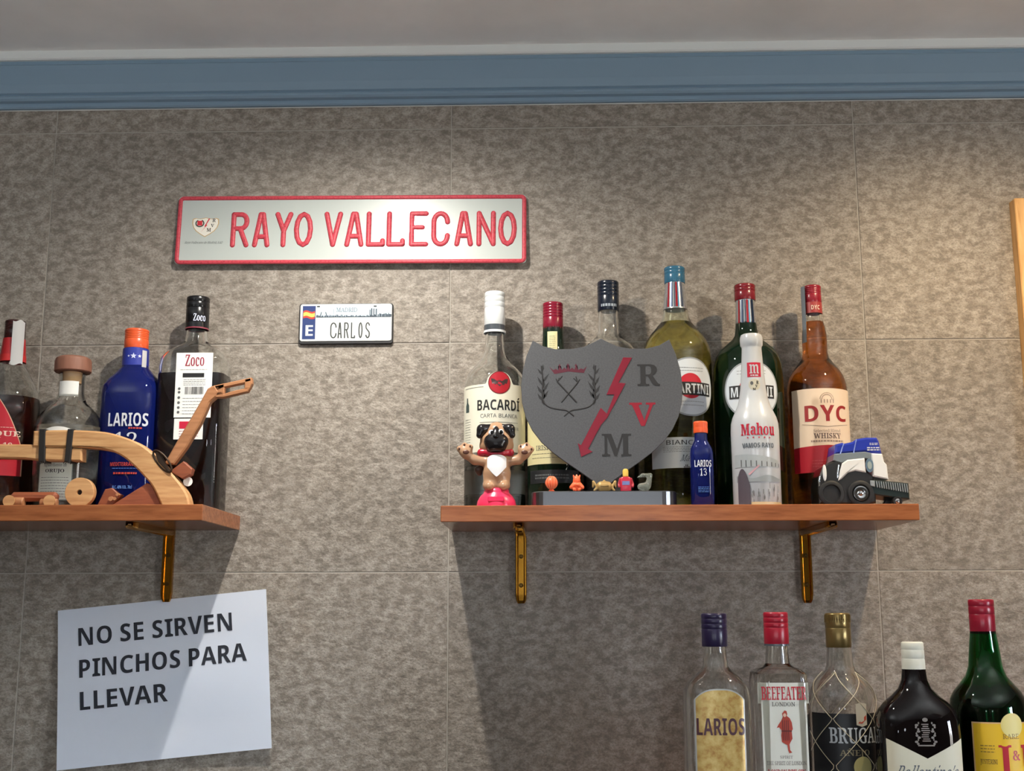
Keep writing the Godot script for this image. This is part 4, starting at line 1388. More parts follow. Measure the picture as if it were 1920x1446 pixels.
func foil_stripes(t: Node3D, y0: float, y1: float, r0: float, r1: float) -> void:
	for s in [[-0.0085, -0.0055, "foil_navy", c8(34, 50, 74)], [-0.003, -0.0022, "foil_navy", c8(34, 50, 74)], [-0.0012, 0.0016, "foil_red", c8(164, 32, 44)], [0.0022, 0.0036, "foil_sky", c8(70, 140, 176)], [0.0062, 0.0098, "foil_navy", c8(34, 50, 74)], [-0.0135, -0.011, "foil_red", c8(164, 32, 44)]]:
		var st := S()
		st.set_smooth_group(1)
		var n := 6
		for i in n:
			var q := []
			for e in [[0, 0], [0, 1], [1, 1], [1, 0]]:
				var rr: float = (r0 if e[1] == 0 else r1) + 0.0008
				var a: float = lerpf(s[0], s[1], float(i + e[0]) / n) / r0
				q.append(Vector3(rr * sin(a), y0 if e[1] == 0 else y1, rr * cos(a)))
			quad(st, q[0], q[1], q[2], q[3])
		part("foil_stripe", st, mat(s[2], s[3], 0.3, 0.4), t)

func vermouth_label(t: Node3D, cx: float, cy: float, r: float, radius: float) -> void:
	stick("label_rim", disc(cx, cy, r + 0.0022, r + 0.0022, 36), radius, 0.0005, mat("label_rim_silver", c8(150, 156, 160), 0.3), t)
	stick("label", disc(cx, cy, r, r, 36), radius, 0.0008, mat("label_ice", c8(212, 220, 226), 0.45), t)
	stick("label_ball", disc(cx, cy + 0.001, 0.0175, 0.0175, 28), radius, 0.0011, mat("label_ball_red", c8(196, 30, 50), 0.4), t)
	stick("label_bar", rect(cx - r + 0.0055, cy - 0.0118, cx + r - 0.0055, cy + 0.0062, 24), radius, 0.0014, mat("print_black"), t)
	stick("lettering", letters("MARTINI", cx, cy - 0.0028, 2 * r - 0.016, 0.0135, "sans_bold"), radius, 0.0017, mat("label_ice"), t)
	stick("lettering", fine_print(cx - 0.02, cx + 0.02, cy + 0.02, cy + 0.028, 2, 51, 0.0005), radius, 0.0011, mat("print_grey"), t)
	stick("lettering", fine_print(cx - 0.02, cx + 0.02, cy - 0.028, cy - 0.018, 2, 52, 0.0005), radius, 0.0011, mat("print_grey"), t)

# ---------------------------------------------------------------- the lower row
func lower_bottles() -> void:
	var clear := glass("clear_glass", Color.WHITE)
	var ink := mat("print_black")
	var grey := mat("print_grey")
	var grp := "bottles in the lower row"
	# gin with a gilt label
	var t := thing("gin_bottle", "clear gin bottle with dark violet cap and arched gold label in lower row", "bottle", Vector3(0.3325, SHELF_LOW, 0.27), grp)
	var out := [[0.0, 0.036, 0.031, 3.4], [0.004, 0.038, 0.033, 3.4], [0.205, 0.0382, 0.0332, 3.4], [0.217, 0.0372, 0.0325, 3.2], [0.2245, 0.0335, 0.0295, 2.8], [0.231, 0.027, 0.025, 2.4], [0.237, 0.0195, 0.019, 2.0], [0.243, 0.0145, 0.0145, 2.0], [0.262, 0.0128, 0.0128, 2.0], [0.275, 0.0125, 0.0125, 2.0]]
	glass_body(out, clear, t, 0.003)
	contents(out, 0.1, fluid("clear_spirit", Color.WHITE), t, 0.003)
	cap(0.2655, 0.3035, 0.0148, mat("cap_violet", c8(30, 22, 54), 0.3), t, 3)
	var gilt := mat("label_gilt", c8(222, 204, 164), 0.22, 0.25)
	gilt.albedo_texture = noise_tex(71, 0.02, [[0.0, c8(186, 150, 112)], [0.5, c8(222, 208, 160)], [1.0, c8(246, 238, 206)]], 256)
	gilt.uv1_triplanar = true
	gilt.uv1_scale = Vector3(12, 12, 12)
	var archy := func(x): return 0.2195 - 0.012 * pow(absf(x + 0.001) / 0.0285, 3.0)
	stick("label_border", sheet(-0.0295, 0.0275, func(_x): return 0.06, archy, 24), Vector3(0.0382, 0.0332, 3.4), 0.0004, mat("label_silver_edge", c8(160, 164, 164), 0.3), t)
	stick("label", sheet(-0.0278, 0.0258, func(_x): return 0.062, func(x): return archy.call(x) - 0.0016, 24), Vector3(0.0382, 0.0332, 3.4), 0.0007, gilt, t)
	stick("lettering", letters("LARIOS", -0.0005, 0.178, 0.054, 0.0185, "sans_bold"), Vector3(0.0382, 0.0332, 3.4), 0.0010, mat("print_plum", c8(66, 34, 46), 0.4), t)
	# gin in a square bottle
	t = thing("gin_bottle", "square clear gin bottle with red cap and white label in lower row", "bottle", Vector3(0.4043, SHELF_LOW, 0.27), grp)
	out = [[0.0, 0.029, 0.029, 6.0], [0.004, 0.0305, 0.0305, 6.0], [0.225, 0.0308, 0.0308, 6.0], [0.2355, 0.0298, 0.0298, 5.0], [0.24, 0.0245, 0.0245, 3.5], [0.2425, 0.0175, 0.0175, 2.4], [0.246, 0.0140, 0.0140, 2.0], [0.262, 0.0126, 0.0126, 2.0], [0.28, 0.0124, 0.0124, 2.0]]
	glass_body(out, clear, t, 0.003)
	contents(out, 0.09, fluid("clear_spirit", Color.WHITE), t, 0.003)
	cap(0.2672, 0.3047, 0.0142, mat("cap_scarlet", c8(150, 20, 42), 0.3), t, 3)
	band("cap_edge", 0.2662, 0.2685, 0.0145, 0.0144, mat("band_steel"), t)
	stick("label", rect(-0.0255, 0.05, 0.0255, 0.2065, 4), Vector3(0.0308, 0.0308, 6.0), 0.0004, mat("label_mist", c8(206, 208, 198), 0.5), t)
	stick("label_head", rect(-0.0285, 0.203, 0.0285, 0.226, 4), Vector3(0.0308, 0.0308, 6.0), 0.0006, mat("label_mist"), t)
	stick("lettering", letters("BEEFEATER", 0.0, 0.2145, 0.0505, 0.0145, "serif_bold"), Vector3(0.0308, 0.0308, 6.0), 0.0009, mat("print_ruby", c8(176, 26, 44), 0.4), t)
	stick("lettering", letters("LONDON", -0.001, 0.2025, 0.026, 0.0045, "serif"), Vector3(0.0308, 0.0308, 6.0), 0.0009, ink, t)
	var fig := []
	for v in [[0, 27], [2.5, 26], [3.2, 22.5], [2.6, 20], [6, 17.5], [8.5, 12], [9.5, 4], [8, 1], [8.6, -8], [5.5, -13], [4.5, -15], [5, -22], [7.5, -25], [4, -26], [2.6, -23], [1.8, -16], [-2, -14], [-5, -12], [-5.6, -4], [-4.6, 2], [-8, 6], [-11, 5], [-8.5, 9.5], [-5, 14], [-2.6, 19], [-3.4, 23]]:
		fig.append(Vector2(v[0] * 0.00088, 0.172 + v[1] * 0.00088))
	stick("guard_figure", poly(fig), Vector3(0.0308, 0.0308, 6.0), 0.0009, mat("figure_red", c8(164, 60, 44), 0.5), t)
	stick("guard_face", disc(-0.0002, 0.1905, 0.0017, 0.0021, 10), Vector3(0.0308, 0.0308, 6.0), 0.0012, mat("figure_face", c8(206, 172, 148), 0.5), t)
	var belts := PackedVector3Array()
	for k in 4:
		belts.append_array(rect(-0.0032 + k * 0.0021, 0.163, -0.0024 + k * 0.0021, 0.185, 1))
	belts.append_array(rect(-0.0045, 0.1725, 0.0072, 0.174, 1))
	stick("guard_coat_trim", belts, Vector3(0.0308, 0.0308, 6.0), 0.0012, mat("figure_dark", c8(96, 36, 30), 0.5), t)
	stick("lettering", letters("THE SPIRIT OF LONDON", 0.0, 0.1385, 0.044, 0.0042, "serif"), Vector3(0.0308, 0.0308, 6.0), 0.0009, grey, t)
	stick("lettering", letters("SPIRIT", 0.0, 0.145, 0.014, 0.003, "serif"), Vector3(0.0308, 0.0308, 6.0), 0.0009, grey, t)
	stick("lettering", letters("LONDON DRY GIN", 0.0, 0.128, 0.042, 0.0075, "serif_bold"), Vector3(0.0308, 0.0308, 6.0), 0.0009, mat("print_ruby"), t)
	# dark rum in a net
	t = thing("netted_rum_bottle", "clear rum bottle in a diamond string net with old gold cap", "bottle", Vector3(0.482, SHELF_LOW, 0.245), grp)
	out = [[0.0, 0.0365], [0.004, 0.0388], [0.19, 0.0388], [0.204, 0.0382], [0.2155, 0.0355], [0.2245, 0.0305], [0.2315, 0.0235], [0.237, 0.0178], [0.243, 0.0158], [0.252, 0.0152], [0.264, 0.0140], [0.28, 0.0132]]
	glass_body(out, clear, t, 0.003)
	contents(out, 0.1, fluid("amber_rum", c8(150, 84, 34)), t, 0.003)
	cap(0.2635, 0.3035, 0.0148, mat("cap_oldgold", c8(128, 108, 66), 0.3, 0.7), t, 2)
	var kn := S()
	for i in 36:
		var a := TAU * i / 36.0
		box(kn, Vector3(cos(a) * 0.0147, 0.297, sin(a) * 0.0147), Vector3(0.0012, 0.009, 0.0012), 0.0, Basis(Vector3.UP, -a))
	part("cap_knurl", kn, mat("cap_oldgold"), t)
	stick("label", rect(-0.05, 0.09, 0.05, 0.1905, 36), 0.0388, 0.0004, mat("label_jet", c8(24, 26, 30), 0.4), t)
	stick("lettering", letters("BRUGAL", 0.008, 0.1665, 0.0665, 0.0172, "serif_bold"), 0.0388, 0.0007, mat("print_chrome", c8(196, 202, 206), 0.35), t)
	stick("lettering", letters("AÑEJO", 0.004, 0.1475, 0.036, 0.0105, "serif_bold"), 0.0388, 0.0007, mat("print_bronze", c8(140, 132, 104), 0.4), t)
	stick("tag", sheet(0.0065, 0.0205, func(x): return 0.176 + absf(x - 0.0135) * 0.3, func(x): return 0.203 - absf(x - 0.0135) * 0.25, 10), 0.0388, 0.0008, mat("tag_beige", c8(206, 198, 178), 0.5), t)
	stick("tag_stripe", poly([Vector2(0.0085, 0.18), Vector2(0.0195, 0.189), Vector2(0.0195, 0.184), Vector2(0.0135, 0.1795)]), 0.0388, 0.0011, mat("tag_red", c8(190, 84, 62), 0.5), t)
	stick("seal", disc(0.0125, 0.132, 0.0115, 0.0115, 20), 0.0388, 0.0008, mat("seal_gold", c8(178, 172, 118), 0.4), t)
	var string := mat("net_string", c8(196, 186, 160), 0.8)
	var rad_at := func(h: float) -> float:
		for i in range(1, out.size()):
			if h <= out[i][0]:
				return lerpf(out[i - 1][1], out[i][1], (h - out[i - 1][0]) / maxf(1e-5, out[i][0] - out[i - 1][0]))
		return 0.014
	for dirn in [-1.0, 1.0]:
		for k in 5:
			var pth := []
			for i in 60:
				var h := lerpf(0.02, 0.236, i / 59.0)
				# strands zigzag: each leans one way, then back where it knots
				var ph := fmod((0.236 - h) / 0.052, 2.0)
				var z := ph if ph < 1.0 else 2.0 - ph
				var a: float = TAU * (k + 0.15) / 5.0 + dirn * (z - 0.5) * TAU / 5.0
				var rr: float = rad_at.call(h) + 0.0013
				pth.append(Vector3(rr * cos(a), h, rr * sin(a)))
			var st := S()
			tube(st, pth, 0.00042, 6)
			part("net_strand", st, string, t)
	# blended whisky with a V-necked label
	t = thing("whisky_bottle", "dark squat whisky bottle with white cap and V-topped cream label", "bottle", Vector3(0.5505, SHELF_LOW, 0.305), grp)
	out = [[0.0, 0.042, 0.029, 3.2], [0.004, 0.0445, 0.031, 3.2], [0.17, 0.0448, 0.0315, 3.2], [0.187, 0.0442, 0.031, 3.0], [0.1965, 0.0412, 0.029, 2.7], [0.205, 0.0345, 0.026, 2.4], [0.2125, 0.0255, 0.022, 2.2], [0.22, 0.0182, 0.0178, 2.0], [0.229, 0.0142, 0.0142, 2.0], [0.245, 0.0125, 0.0125, 2.0]]
	glass_body(out, glass("brown_glass", c8(16, 10, 12), 0.5), t, 0.003)
	contents(out, 0.2, mat("dark_whisky", c8(10, 7, 9), 0.1), t, 0.003)
	cap(0.229, 0.2713, 0.0132, mat("cap_bone", c8(204, 204, 190), 0.45), t, 2, "cap", 0.001)
	stick("label", sheet(-0.041, 0.041, func(_x): return 0.05, func(x): return 0.1475 + absf(x) * 0.5, 24), Vector3(0.0448, 0.0315, 3.2), 0.0004, mat("label_parchment", c8(206, 202, 180), 0.5), t)
	stick("lettering", letters("Ballantine's", 0.0, 0.1325, 0.066, 0.0165, "serif", 0.0, 0.45), Vector3(0.0448, 0.0315, 3.2), 0.0007, mat("print_slate"), t)
	var coat := mat("coat_of_arms", c8(124, 118, 114), 0.4)
	var arms := PackedVector3Array()
	for side in [-1.0, 1.0]:
		for k in 11:
			arms.append_array(disc(-0.0005 + side * (0.0088 + 0.0016 * sin(k * 1.7)), 0.163 + k * 0.0022, 0.0014 + 0.0006 * sin(k * 2.3), 0.0013, 6))
	for k in 9:
		arms.append_array(rect(-0.0045 + 0.001 * sin(k * 2.0), 0.1655 + k * 0.0022, 0.0035 + 0.001 * cos(k * 1.3), 0.1666 + k * 0.0022, 2))
	arms.append_array(disc(-0.0005, 0.1885, 0.003, 0.0022, 8))
	arms.append_array(rect(-0.0095, 0.1605, 0.0085, 0.162, 4))
	stick("coat_of_arms", arms, Vector3(0.0448, 0.0315, 3.2), 0.0005, coat, t)
	# green whisky bottle
	t = thing("whisky_bottle", "tall green glass whisky bottle with red cap and yellow label at right", "bottle", Vector3(0.6432, SHELF_LOW, 0.27), grp)
	out = [[0.0, 0.040], [0.004, 0.0425], [0.195, 0.0425], [0.206, 0.0412], [0.215, 0.0365], [0.223, 0.0295], [0.232, 0.0225], [0.2425, 0.0188], [0.262, 0.0168], [0.283, 0.0142], [0.3, 0.0135]]
	glass_body(out, glass("emerald_glass", c8(20, 140, 70)), t, 0.0032)
	contents(out, 0.222, mat("whisky_in_green", c8(8, 30, 16), 0.1), t, 0.0032)
	cap(0.2797, 0.3188, 0.0143, mat("cap_ruby", c8(138, 18, 42), 0.3), t, 2)
	stick("label", rect(-0.034, 0.06, 0.05, 0.1835, 30), 0.0425, 0.0005, mat("label_edge_peach", c8(214, 172, 126), 0.45), t)
	stick("label_field", rect(-0.0325, 0.0615, 0.0485, 0.182, 30), 0.0425, 0.0008, mat("label_yellow", c8(226, 182, 30), 0.45), t)
	stick("label_crown", disc(0.0105, 0.1805, 0.0135, 0.013, 24), 0.0425, 0.0010, mat("label_yellowpale", c8(222, 206, 128), 0.45), t)
	stick("lettering", letters("J", -0.001, 0.1405, 0.0165, 0.0375, "serif_bold"), 0.0425, 0.0012, mat("print_ruby"), t)
	stick("lettering", letters("B", 0.029, 0.1405, 0.019, 0.0375, "serif_bold"), 0.0425, 0.0012, mat("print_ruby"), t)
	stick("lettering", letters("&", 0.0128, 0.148, 0.009, 0.0105, "serif_bold"), 0.0425, 0.0012, mat("print_ruby"), t)
	stick("lettering", letters("RARE", 0.008, 0.1685, 0.019, 0.0055, "serif"), 0.0425, 0.0012, mat("print_ochre", c8(120, 92, 30), 0.5), t)
	stick("lettering", fine_print(-0.026, -0.011, 0.15, 0.16, 3, 61, 0.0009), 0.0425, 0.0012, mat("print_ochre"), t)
	stick("lettering", letters("JUSTERINI", -0.018, 0.1405, 0.018, 0.0065, "serif"), 0.0425, 0.0012, ink, t)

# ---------------------------------------------------------------- miniature wooden plough
func ppt(cx: float, cy: float) -> Vector2:
	# tracing units (about 0.19 mm) to metres, from the model's foot on the shelf
	return Vector2(-0.5865 + cx * 0.0001853 + 0.42, -0.1264 - cy * 0.0001871 + 0.2497 + 0.0)

func ppoly(a: Array) -> PackedVector2Array:
	var o := PackedVector2Array()
	for v in a:
		o.append(ppt(v[0], v[1]))
	return o

func plough() -> void:
	var pale := wood("plough_wood", c8(176, 126, 78), c8(212, 168, 116), 0, 81, 0.55)
	var mid := wood("plough_wood_brown", c8(150, 98, 62), c8(184, 130, 88), 0, 82, 0.55)
	var red := wood("plough_wood_red", c8(120, 62, 38), c8(158, 88, 56), 0, 83, 0.5)
	var t := thing("plough_model", "miniature wooden ox plough with curved beam and upright handle", "model", Vector3(-0.42, SHELF_L, 0.135))
	var st := S()
	var upper := smooth_path([Vector2(245, 112), Vector2(400, 106), Vector2(560, 108), Vector2(760, 122), Vector2(900, 158), Vector2(1020, 208), Vector2(1130, 290), Vector2(1230, 390), Vector2(1320, 490), Vector2(1375, 570), Vector2(1400, 657)], 5)
	var lower := smooth_path([Vector2(1200, 657), Vector2(1130, 520), Vector2(1050, 430), Vector2(960, 345), Vector2(880, 288), Vector2(780, 252), Vector2(600, 232), Vector2(245, 226)], 5)
	var pl := PackedVector2Array()
	for v in upper + lower:
		pl.append(ppt(v.x, v.y))
	prism(st, pl, -0.010, 0.010, 0.0022)
	part("beam", st, pale, t)
	st = S()
	prism(st, ppoly([[-700, 215], [0, 203], [230, 206], [300, 222], [600, 236], [603, 328], [300, 322], [200, 308], [0, 302], [-700, 300]]), -0.009, 0.008, 0.002)
	part("draught_pole", st, pale, t)
	var black := mat("leather_black", c8(26, 22, 20), 0.7)
	for sx in [[290, 335, 300, 345], [496, 538, 486, 528]]:
		st = S()
		prism(st, ppoly([[sx[0], 100], [sx[1], 100], [sx[3], 332], [sx[2], 332]]), -0.0115, 0.0115, 0.0008)
		part("strap", st, black, t)
		for e in 4:
			st = S()
			var a := ppt(lerpf(sx[2], sx[3], (e + 0.5) / 4.0), 330)
			tube(st, [Vector3(a.x, a.y, 0.011), Vector3(a.x + (e - 1.5) * 0.0012, a.y - 0.003 - 0.001 * (e % 2), 0.0115)], 0.0005, 5)
			part("strap_fray", st, black, t)
	# handle: rises behind the beam and ends in a slotted grip
	st = S()
	prism(st, ppoly([[1195, 345], [1270, 200], [1370, 20], [1440, -110], [1480, -190], [1530, -215], [1560, -170], [1545, -130], [1500, -90], [1440, 60], [1345, 235], [1262, 352]]), -0.006, 0.006, 0.0018)
	part("handle", st, mid, t)
	st = S()
	for pc in [[[1500, -205], [1790, -268], [1795, -240], [1600, -198], [1530, -160]], [[1530, -160], [1580, -170], [1600, -150], [1640, -165], [1700, -180], [1785, -195], [1770, -165], [1600, -125], [1540, -125]], [[1500, -205], [1600, -228], [1600, -150], [1530, -130]], [[1745, -258], [1795, -268], [1800, -225], [1785, -190], [1745, -185]]]:
		prism(st, ppoly(pc), -0.005, 0.005, 0.001)
	part("grip", st, mid, t)
	# wedge block, iron collar and nail heads at the foot of the handle
	st = S()
	prism(st, ppoly([[1240, 400], [1330, 330], [1395, 385], [1385, 425], [1330, 455], [1260, 415]]), -0.008, 0.006, 0.001)
	part("wedge", st, red, t)
	st = S()
	var ring := []
	for i in 24:
		var a := TAU * i / 24.0
		var p := ppt(1190 + cos(a) * 28 + sin(a) * 64, 335 + sin(a) * 74 - cos(a) * 24)
		ring.append(Vector3(p.x, p.y, 0.0115 + 0.002 * cos(a)))
	tube(st, ring, 0.0013, 8, 1.0, true)
	part("iron_collar", st, mat("old_iron", c8(74, 60, 50), 0.45, 0.8), t)
	st = S()
	prism(st, ppoly([[1130, 262], [1165, 268], [1255, 410], [1235, 412], [1160, 340]]), 0.0098, 0.0122, 0.0008)
	part("iron_plate", st, mat("old_iron"), t)
	st = S()
	var cp := ppt(1355, 470)
	loft(st, [[0.0, 0.0062], [0.0008, 0.0062]], 20, true, Transform3D(Basis(Vector3.RIGHT, PI / 2), Vector3(cp.x, cp.y, -0.004)))
	part("price_tag", st, mat("label_bright"), t, "white round sticker")
	st = S()
	prism(st, ppoly([[800, 657], [1072, 482], [1108, 492], [1195, 657]]), -0.014, 0.004, 0.001)
	part("share", st, red, t)
	st = S()
	prism(st, ppoly([[700, 657], [760, 520], [810, 512], [850, 545], [880, 560], [800, 657]]), -0.016, -0.004, 0.001)
	part("mould_board", st, red, t)
	for pn in [[812, 590, 17], [858, 560, 12], [840, 590, 12]]:
		st = S()
		var c := ppt(pn[0], pn[1])
		loft(st, [[0.0, pn[2] * 0.000186], [0.005, pn[2] * 0.00018]], 14, true, Transform3D(Basis(Vector3.RIGHT, PI / 2), Vector3(c.x, c.y, -0.005)))
		part("peg", st, mid, t)
	# a wooden wheel stands in front of the flask
	t = thing("disc_ornament", "small round pale wooden disc with a dark centre hole standing on the shelf", "ornament", Vector3(-0.4685, SHELF_L, 0.150))
	st = S()
	var xf := Transform3D(Basis(Vector3.RIGHT, PI / 2), Vector3(0, 0.0192, 0.0))
	loft(st, [[0.0, 0.0188], [0.0006, 0.0192], [0.0094, 0.0192], [0.01, 0.0186], [0.01, 0.0036], [0.006, 0.0032], [0.006, 0.0]], 36, true, xf)
	part("disc", st, pale, t)
	st = S()
	loft(st, [[0.0062, 0.0031], [0.0068, 0.0030]], 16, true, xf)
	part("hub_hole", st, mat("hole_dark", c8(40, 24, 16), 0.9), t)
	# turned log and its rods lying along the front
	t = thing("wooden_yoke_model", "small dark red-brown wooden logs lying at the left front of the shelf", "model", Vector3(-0.53, SHELF_L, 0.155))
	st = S()
	box(st, Vector3(-0.001, 0.0145, -0.006), Vector3(0.062, 0.012, 0.014), 0.004)
	part("crossbar", st, red, t)
	for lg in [[-0.095, -0.0435, 0.0062, "log"], [-0.036, -0.012, 0.0068, "log"], [0.010, 0.032, 0.0058, "log"]]:
		st = S()
		var xr := Transform3D(Basis(Vector3.FORWARD, PI / 2), Vector3(lg[0], lg[2], 0.0))
		loft(st, [[0.0, lg[2] * 0.9], [0.001, lg[2]], [lg[1] - lg[0] - 0.001, lg[2] * 0.97], [lg[1] - lg[0], lg[2] * 0.85]], 16, true, xr)
		part(lg[3], st, mid, t)
	for e in [-0.0285, 0.0245]:
		st = S()
		loft(st, [[0.0, 0.0078], [0.0018, 0.0078]], 18, true, Transform3D(Basis(Vector3.RIGHT, PI / 2), Vector3(e, 0.0078, 0.0075)))
		part("end_grain", st, pale, t)
	st = S()
	loft(st, [[0.0, 0.0082], [0.007, 0.0082]], 18, true, Transform3D(Basis(Vector3.FORWARD, PI / 2), Vector3(-0.0435, 0.0083, 0.0)))
	part("iron_band", st, mat("old_iron"), t)

# ---------------------------------------------------------------- steel shield on its base
func sp(cx: float, cy: float) -> Vector2:
	return Vector2(0.0936 + cx * 0.0001662 - 0.2137, -0.0149 - cy * 0.0001681 + 0.2529)

func spoly(a: Array) -> Array:
	var o := []
	for v in a:
		o.append(sp(v[0], v[1]))
	return o

func shield() -> void:
	var steel := mat("brushed_steel", c8(98, 99, 102), 0.5, 0.5)
	steel.albedo_texture = noise_tex(91, 0.06, [[0.0, c8(222, 222, 222)], [1.0, c8(255, 255, 255)]], 512)
	steel.uv1_triplanar = true
	steel.uv1_scale = Vector3(10, 10, 10)
	var t := thing("shield_trophy", "grey steel football-club shield cut-out with red lightning bolt on a base", "trophy", Vector3(0.2137, SHELF_R, 0.135))
	var st := S()
	var half := [[715, 66], [780, 100], [850, 132], [950, 150], [1080, 150], [1180, 125], [1262, 78], [1312, 200], [1345, 330], [1358, 450], [1350, 580], [1320, 700], [1270, 800], [1200, 892], [1110, 975], [1010, 1050], [900, 1125], [800, 1195], [735, 1260]]
	var all := half.duplicate()
	for i in range(half.size() - 1, 0, -1):
		all.append([1430 - half[i][0], half[i][1]])
	var out := PackedVector2Array(spoly(all))
	prism(st, out, -0.0025, 0.0025, 0.0005)
	part("plate", st, steel, t)
	# base: bar with rounded ends, slightly dished top edge
	var polished := mat("polished_steel", c8(124, 125, 128), 0.3, 1.0)
	st = S()
	var bl := PackedVector2Array()
	for i in 13:
		var a := -PI / 2 + PI * i / 12.0
		bl.append(Vector2(0.073 + 0.0205 * cos(a), 0.0205 * sin(a)))
	for i in 13:
		var a := PI / 2 + PI * i / 12.0
		bl.append(Vector2(-0.073 + 0.0205 * cos(a), 0.0205 * sin(a)))
	prism(st, bl, 0.0, 0.0198, 0.001, Transform3D(Basis(Vector3.RIGHT, -PI / 2), Vector3(-0.0015, 0.0, 0.018)))
	part("base", st, polished, t)
	var zf := 0.0027
	var dark := mat("cut_dark", c8(34, 34, 36), 0.6)
	var bolt_red := mat("bolt_red", c8(122, 18, 40), 0.35)
	st = S()
	prism(st, PackedVector2Array(spoly([[890, 222], [960, 225], [850, 425], [905, 432], [755, 705], [705, 760], [600, 950], [635, 972], [545, 1012], [520, 905], [545, 920], [705, 625], [752, 672], [815, 520], [752, 522]])), zf - 0.0004, zf + 0.0008, 0.0003)
	part("lightning_bolt", st, bolt_red, t)
	st = S()
	bend(st, letters("R", (sp(1090, 0)).x, sp(0, 365).y, 0.0298, 0.0292, "serif_bold"), 0.0, zf + 0.0002)
	part("letter", st, dark, t)
	st = S()
	bend(st, letters("V", sp(1035, 0).x, sp(0, 678).y, 0.0345, 0.0312, "serif_bold"), 0.0, zf + 0.0002)
	part("letter", st, mat("letter_red", c8(140, 20, 40), 0.35), t)
	st = S()
	bend(st, letters("M", sp(825, 0).x, sp(0, 920).y, 0.0385, 0.0298, "serif_bold"), 0.0, zf + 0.0002)
	part("letter", st, dark, t)
	# crown
	var crown := [[298, 292], [330, 320], [352, 310], [368, 322], [380, 288], [370, 288], [382, 270], [392, 288], [384, 290], [398, 320], [420, 300], [438, 318], [446, 284], [436, 284], [448, 266], [460, 284], [452, 286], [464, 316], [482, 300], [498, 318], [510, 288], [500, 286], [512, 270], [524, 286], [516, 290], [530, 320], [552, 308], [572, 316], [600, 288], [575, 345], [450, 332], [340, 352]]
	stick("crown", poly(spoly(crown)), 0.0, zf, mat("crown_wine", c8(84, 22, 40), 0.5), t)
	# crossed tools
	for tl in [[[362, 388], [515, 580], [[352, 402], [378, 395], [402, 380]]], [[525, 395], [392, 578], [[492, 398], [512, 385], [540, 408]]]]:
		st = S()
		var a: Vector2 = sp(tl[0][0], tl[0][1] + 25)
		var b: Vector2 = sp(tl[1][0], tl[1][1])
		tube(st, [Vector3(a.x, a.y, zf), Vector3(b.x, b.y, zf)], 0.0011, 6, 0.5)
		for pr in tl[2]:
			var q: Vector2 = sp(pr[0], pr[1] - 12)
			tube(st, [Vector3(a.x, a.y, zf), Vector3(q.x, q.y, zf)], 0.0007, 6, 0.5)
		part("crossed_tool", st, dark, t)
	# laurel branches
	for side in [-1.0, 1.0]:
		var mx := func(x: float, y: float) -> Vector2: return sp(452 + side * (x - 452), y)
		st = S()
		var stem := []
		for v in smooth_path([Vector2(668, 285), Vector2(658, 400), Vector2(662, 500), Vector2(655, 570), Vector2(610, 615), Vector2(530, 635), Vector2(470, 645), Vector2(412, 690)], 5):
			var q: Vector2 = mx.call(v.x, v.y)
			stem.append(Vector3(q.x, q.y, zf))
		tube(st, stem, 0.0009, 6, 0.5)
		part("laurel_stem", st, dark, t)
		var leaves := PackedVector3Array()
		for lf in [[658, 330, 655, 272, 11], [662, 360, 700, 305, 9], [660, 420, 605, 345, 10], [664, 440, 700, 372, 10], [660, 500, 605, 410, 11], [664, 515, 705, 440, 11], [658, 555, 612, 480, 11], [660, 570, 702, 505, 11], [656, 470, 652, 385, 16], [656, 560, 650, 470, 16], [648, 605, 664, 540, 13]]:
			var a: Vector2 = mx.call(lf[0], lf[1])
			var b: Vector2 = mx.call(lf[2], lf[3])
			var n: Vector2 = (b - a).orthogonal().normalized() * lf[4] * 0.000166
			leaves.append_array(poly([a, a.lerp(b, 0.4) + n, b, a.lerp(b, 0.45) - n]))
		stick("laurel_leaves", leaves, 0.0, zf, dark, t)

# ---------------------------------------------------------------- solar pug figurine
func pg(cx: float, cy: float, z := 0.0) -> Vector3:
	return Vector3(0.01005 + cx * 0.0000868 - 0.0733, -0.1319 - cy * 0.00008705 + 0.2529 - 0.0, z)

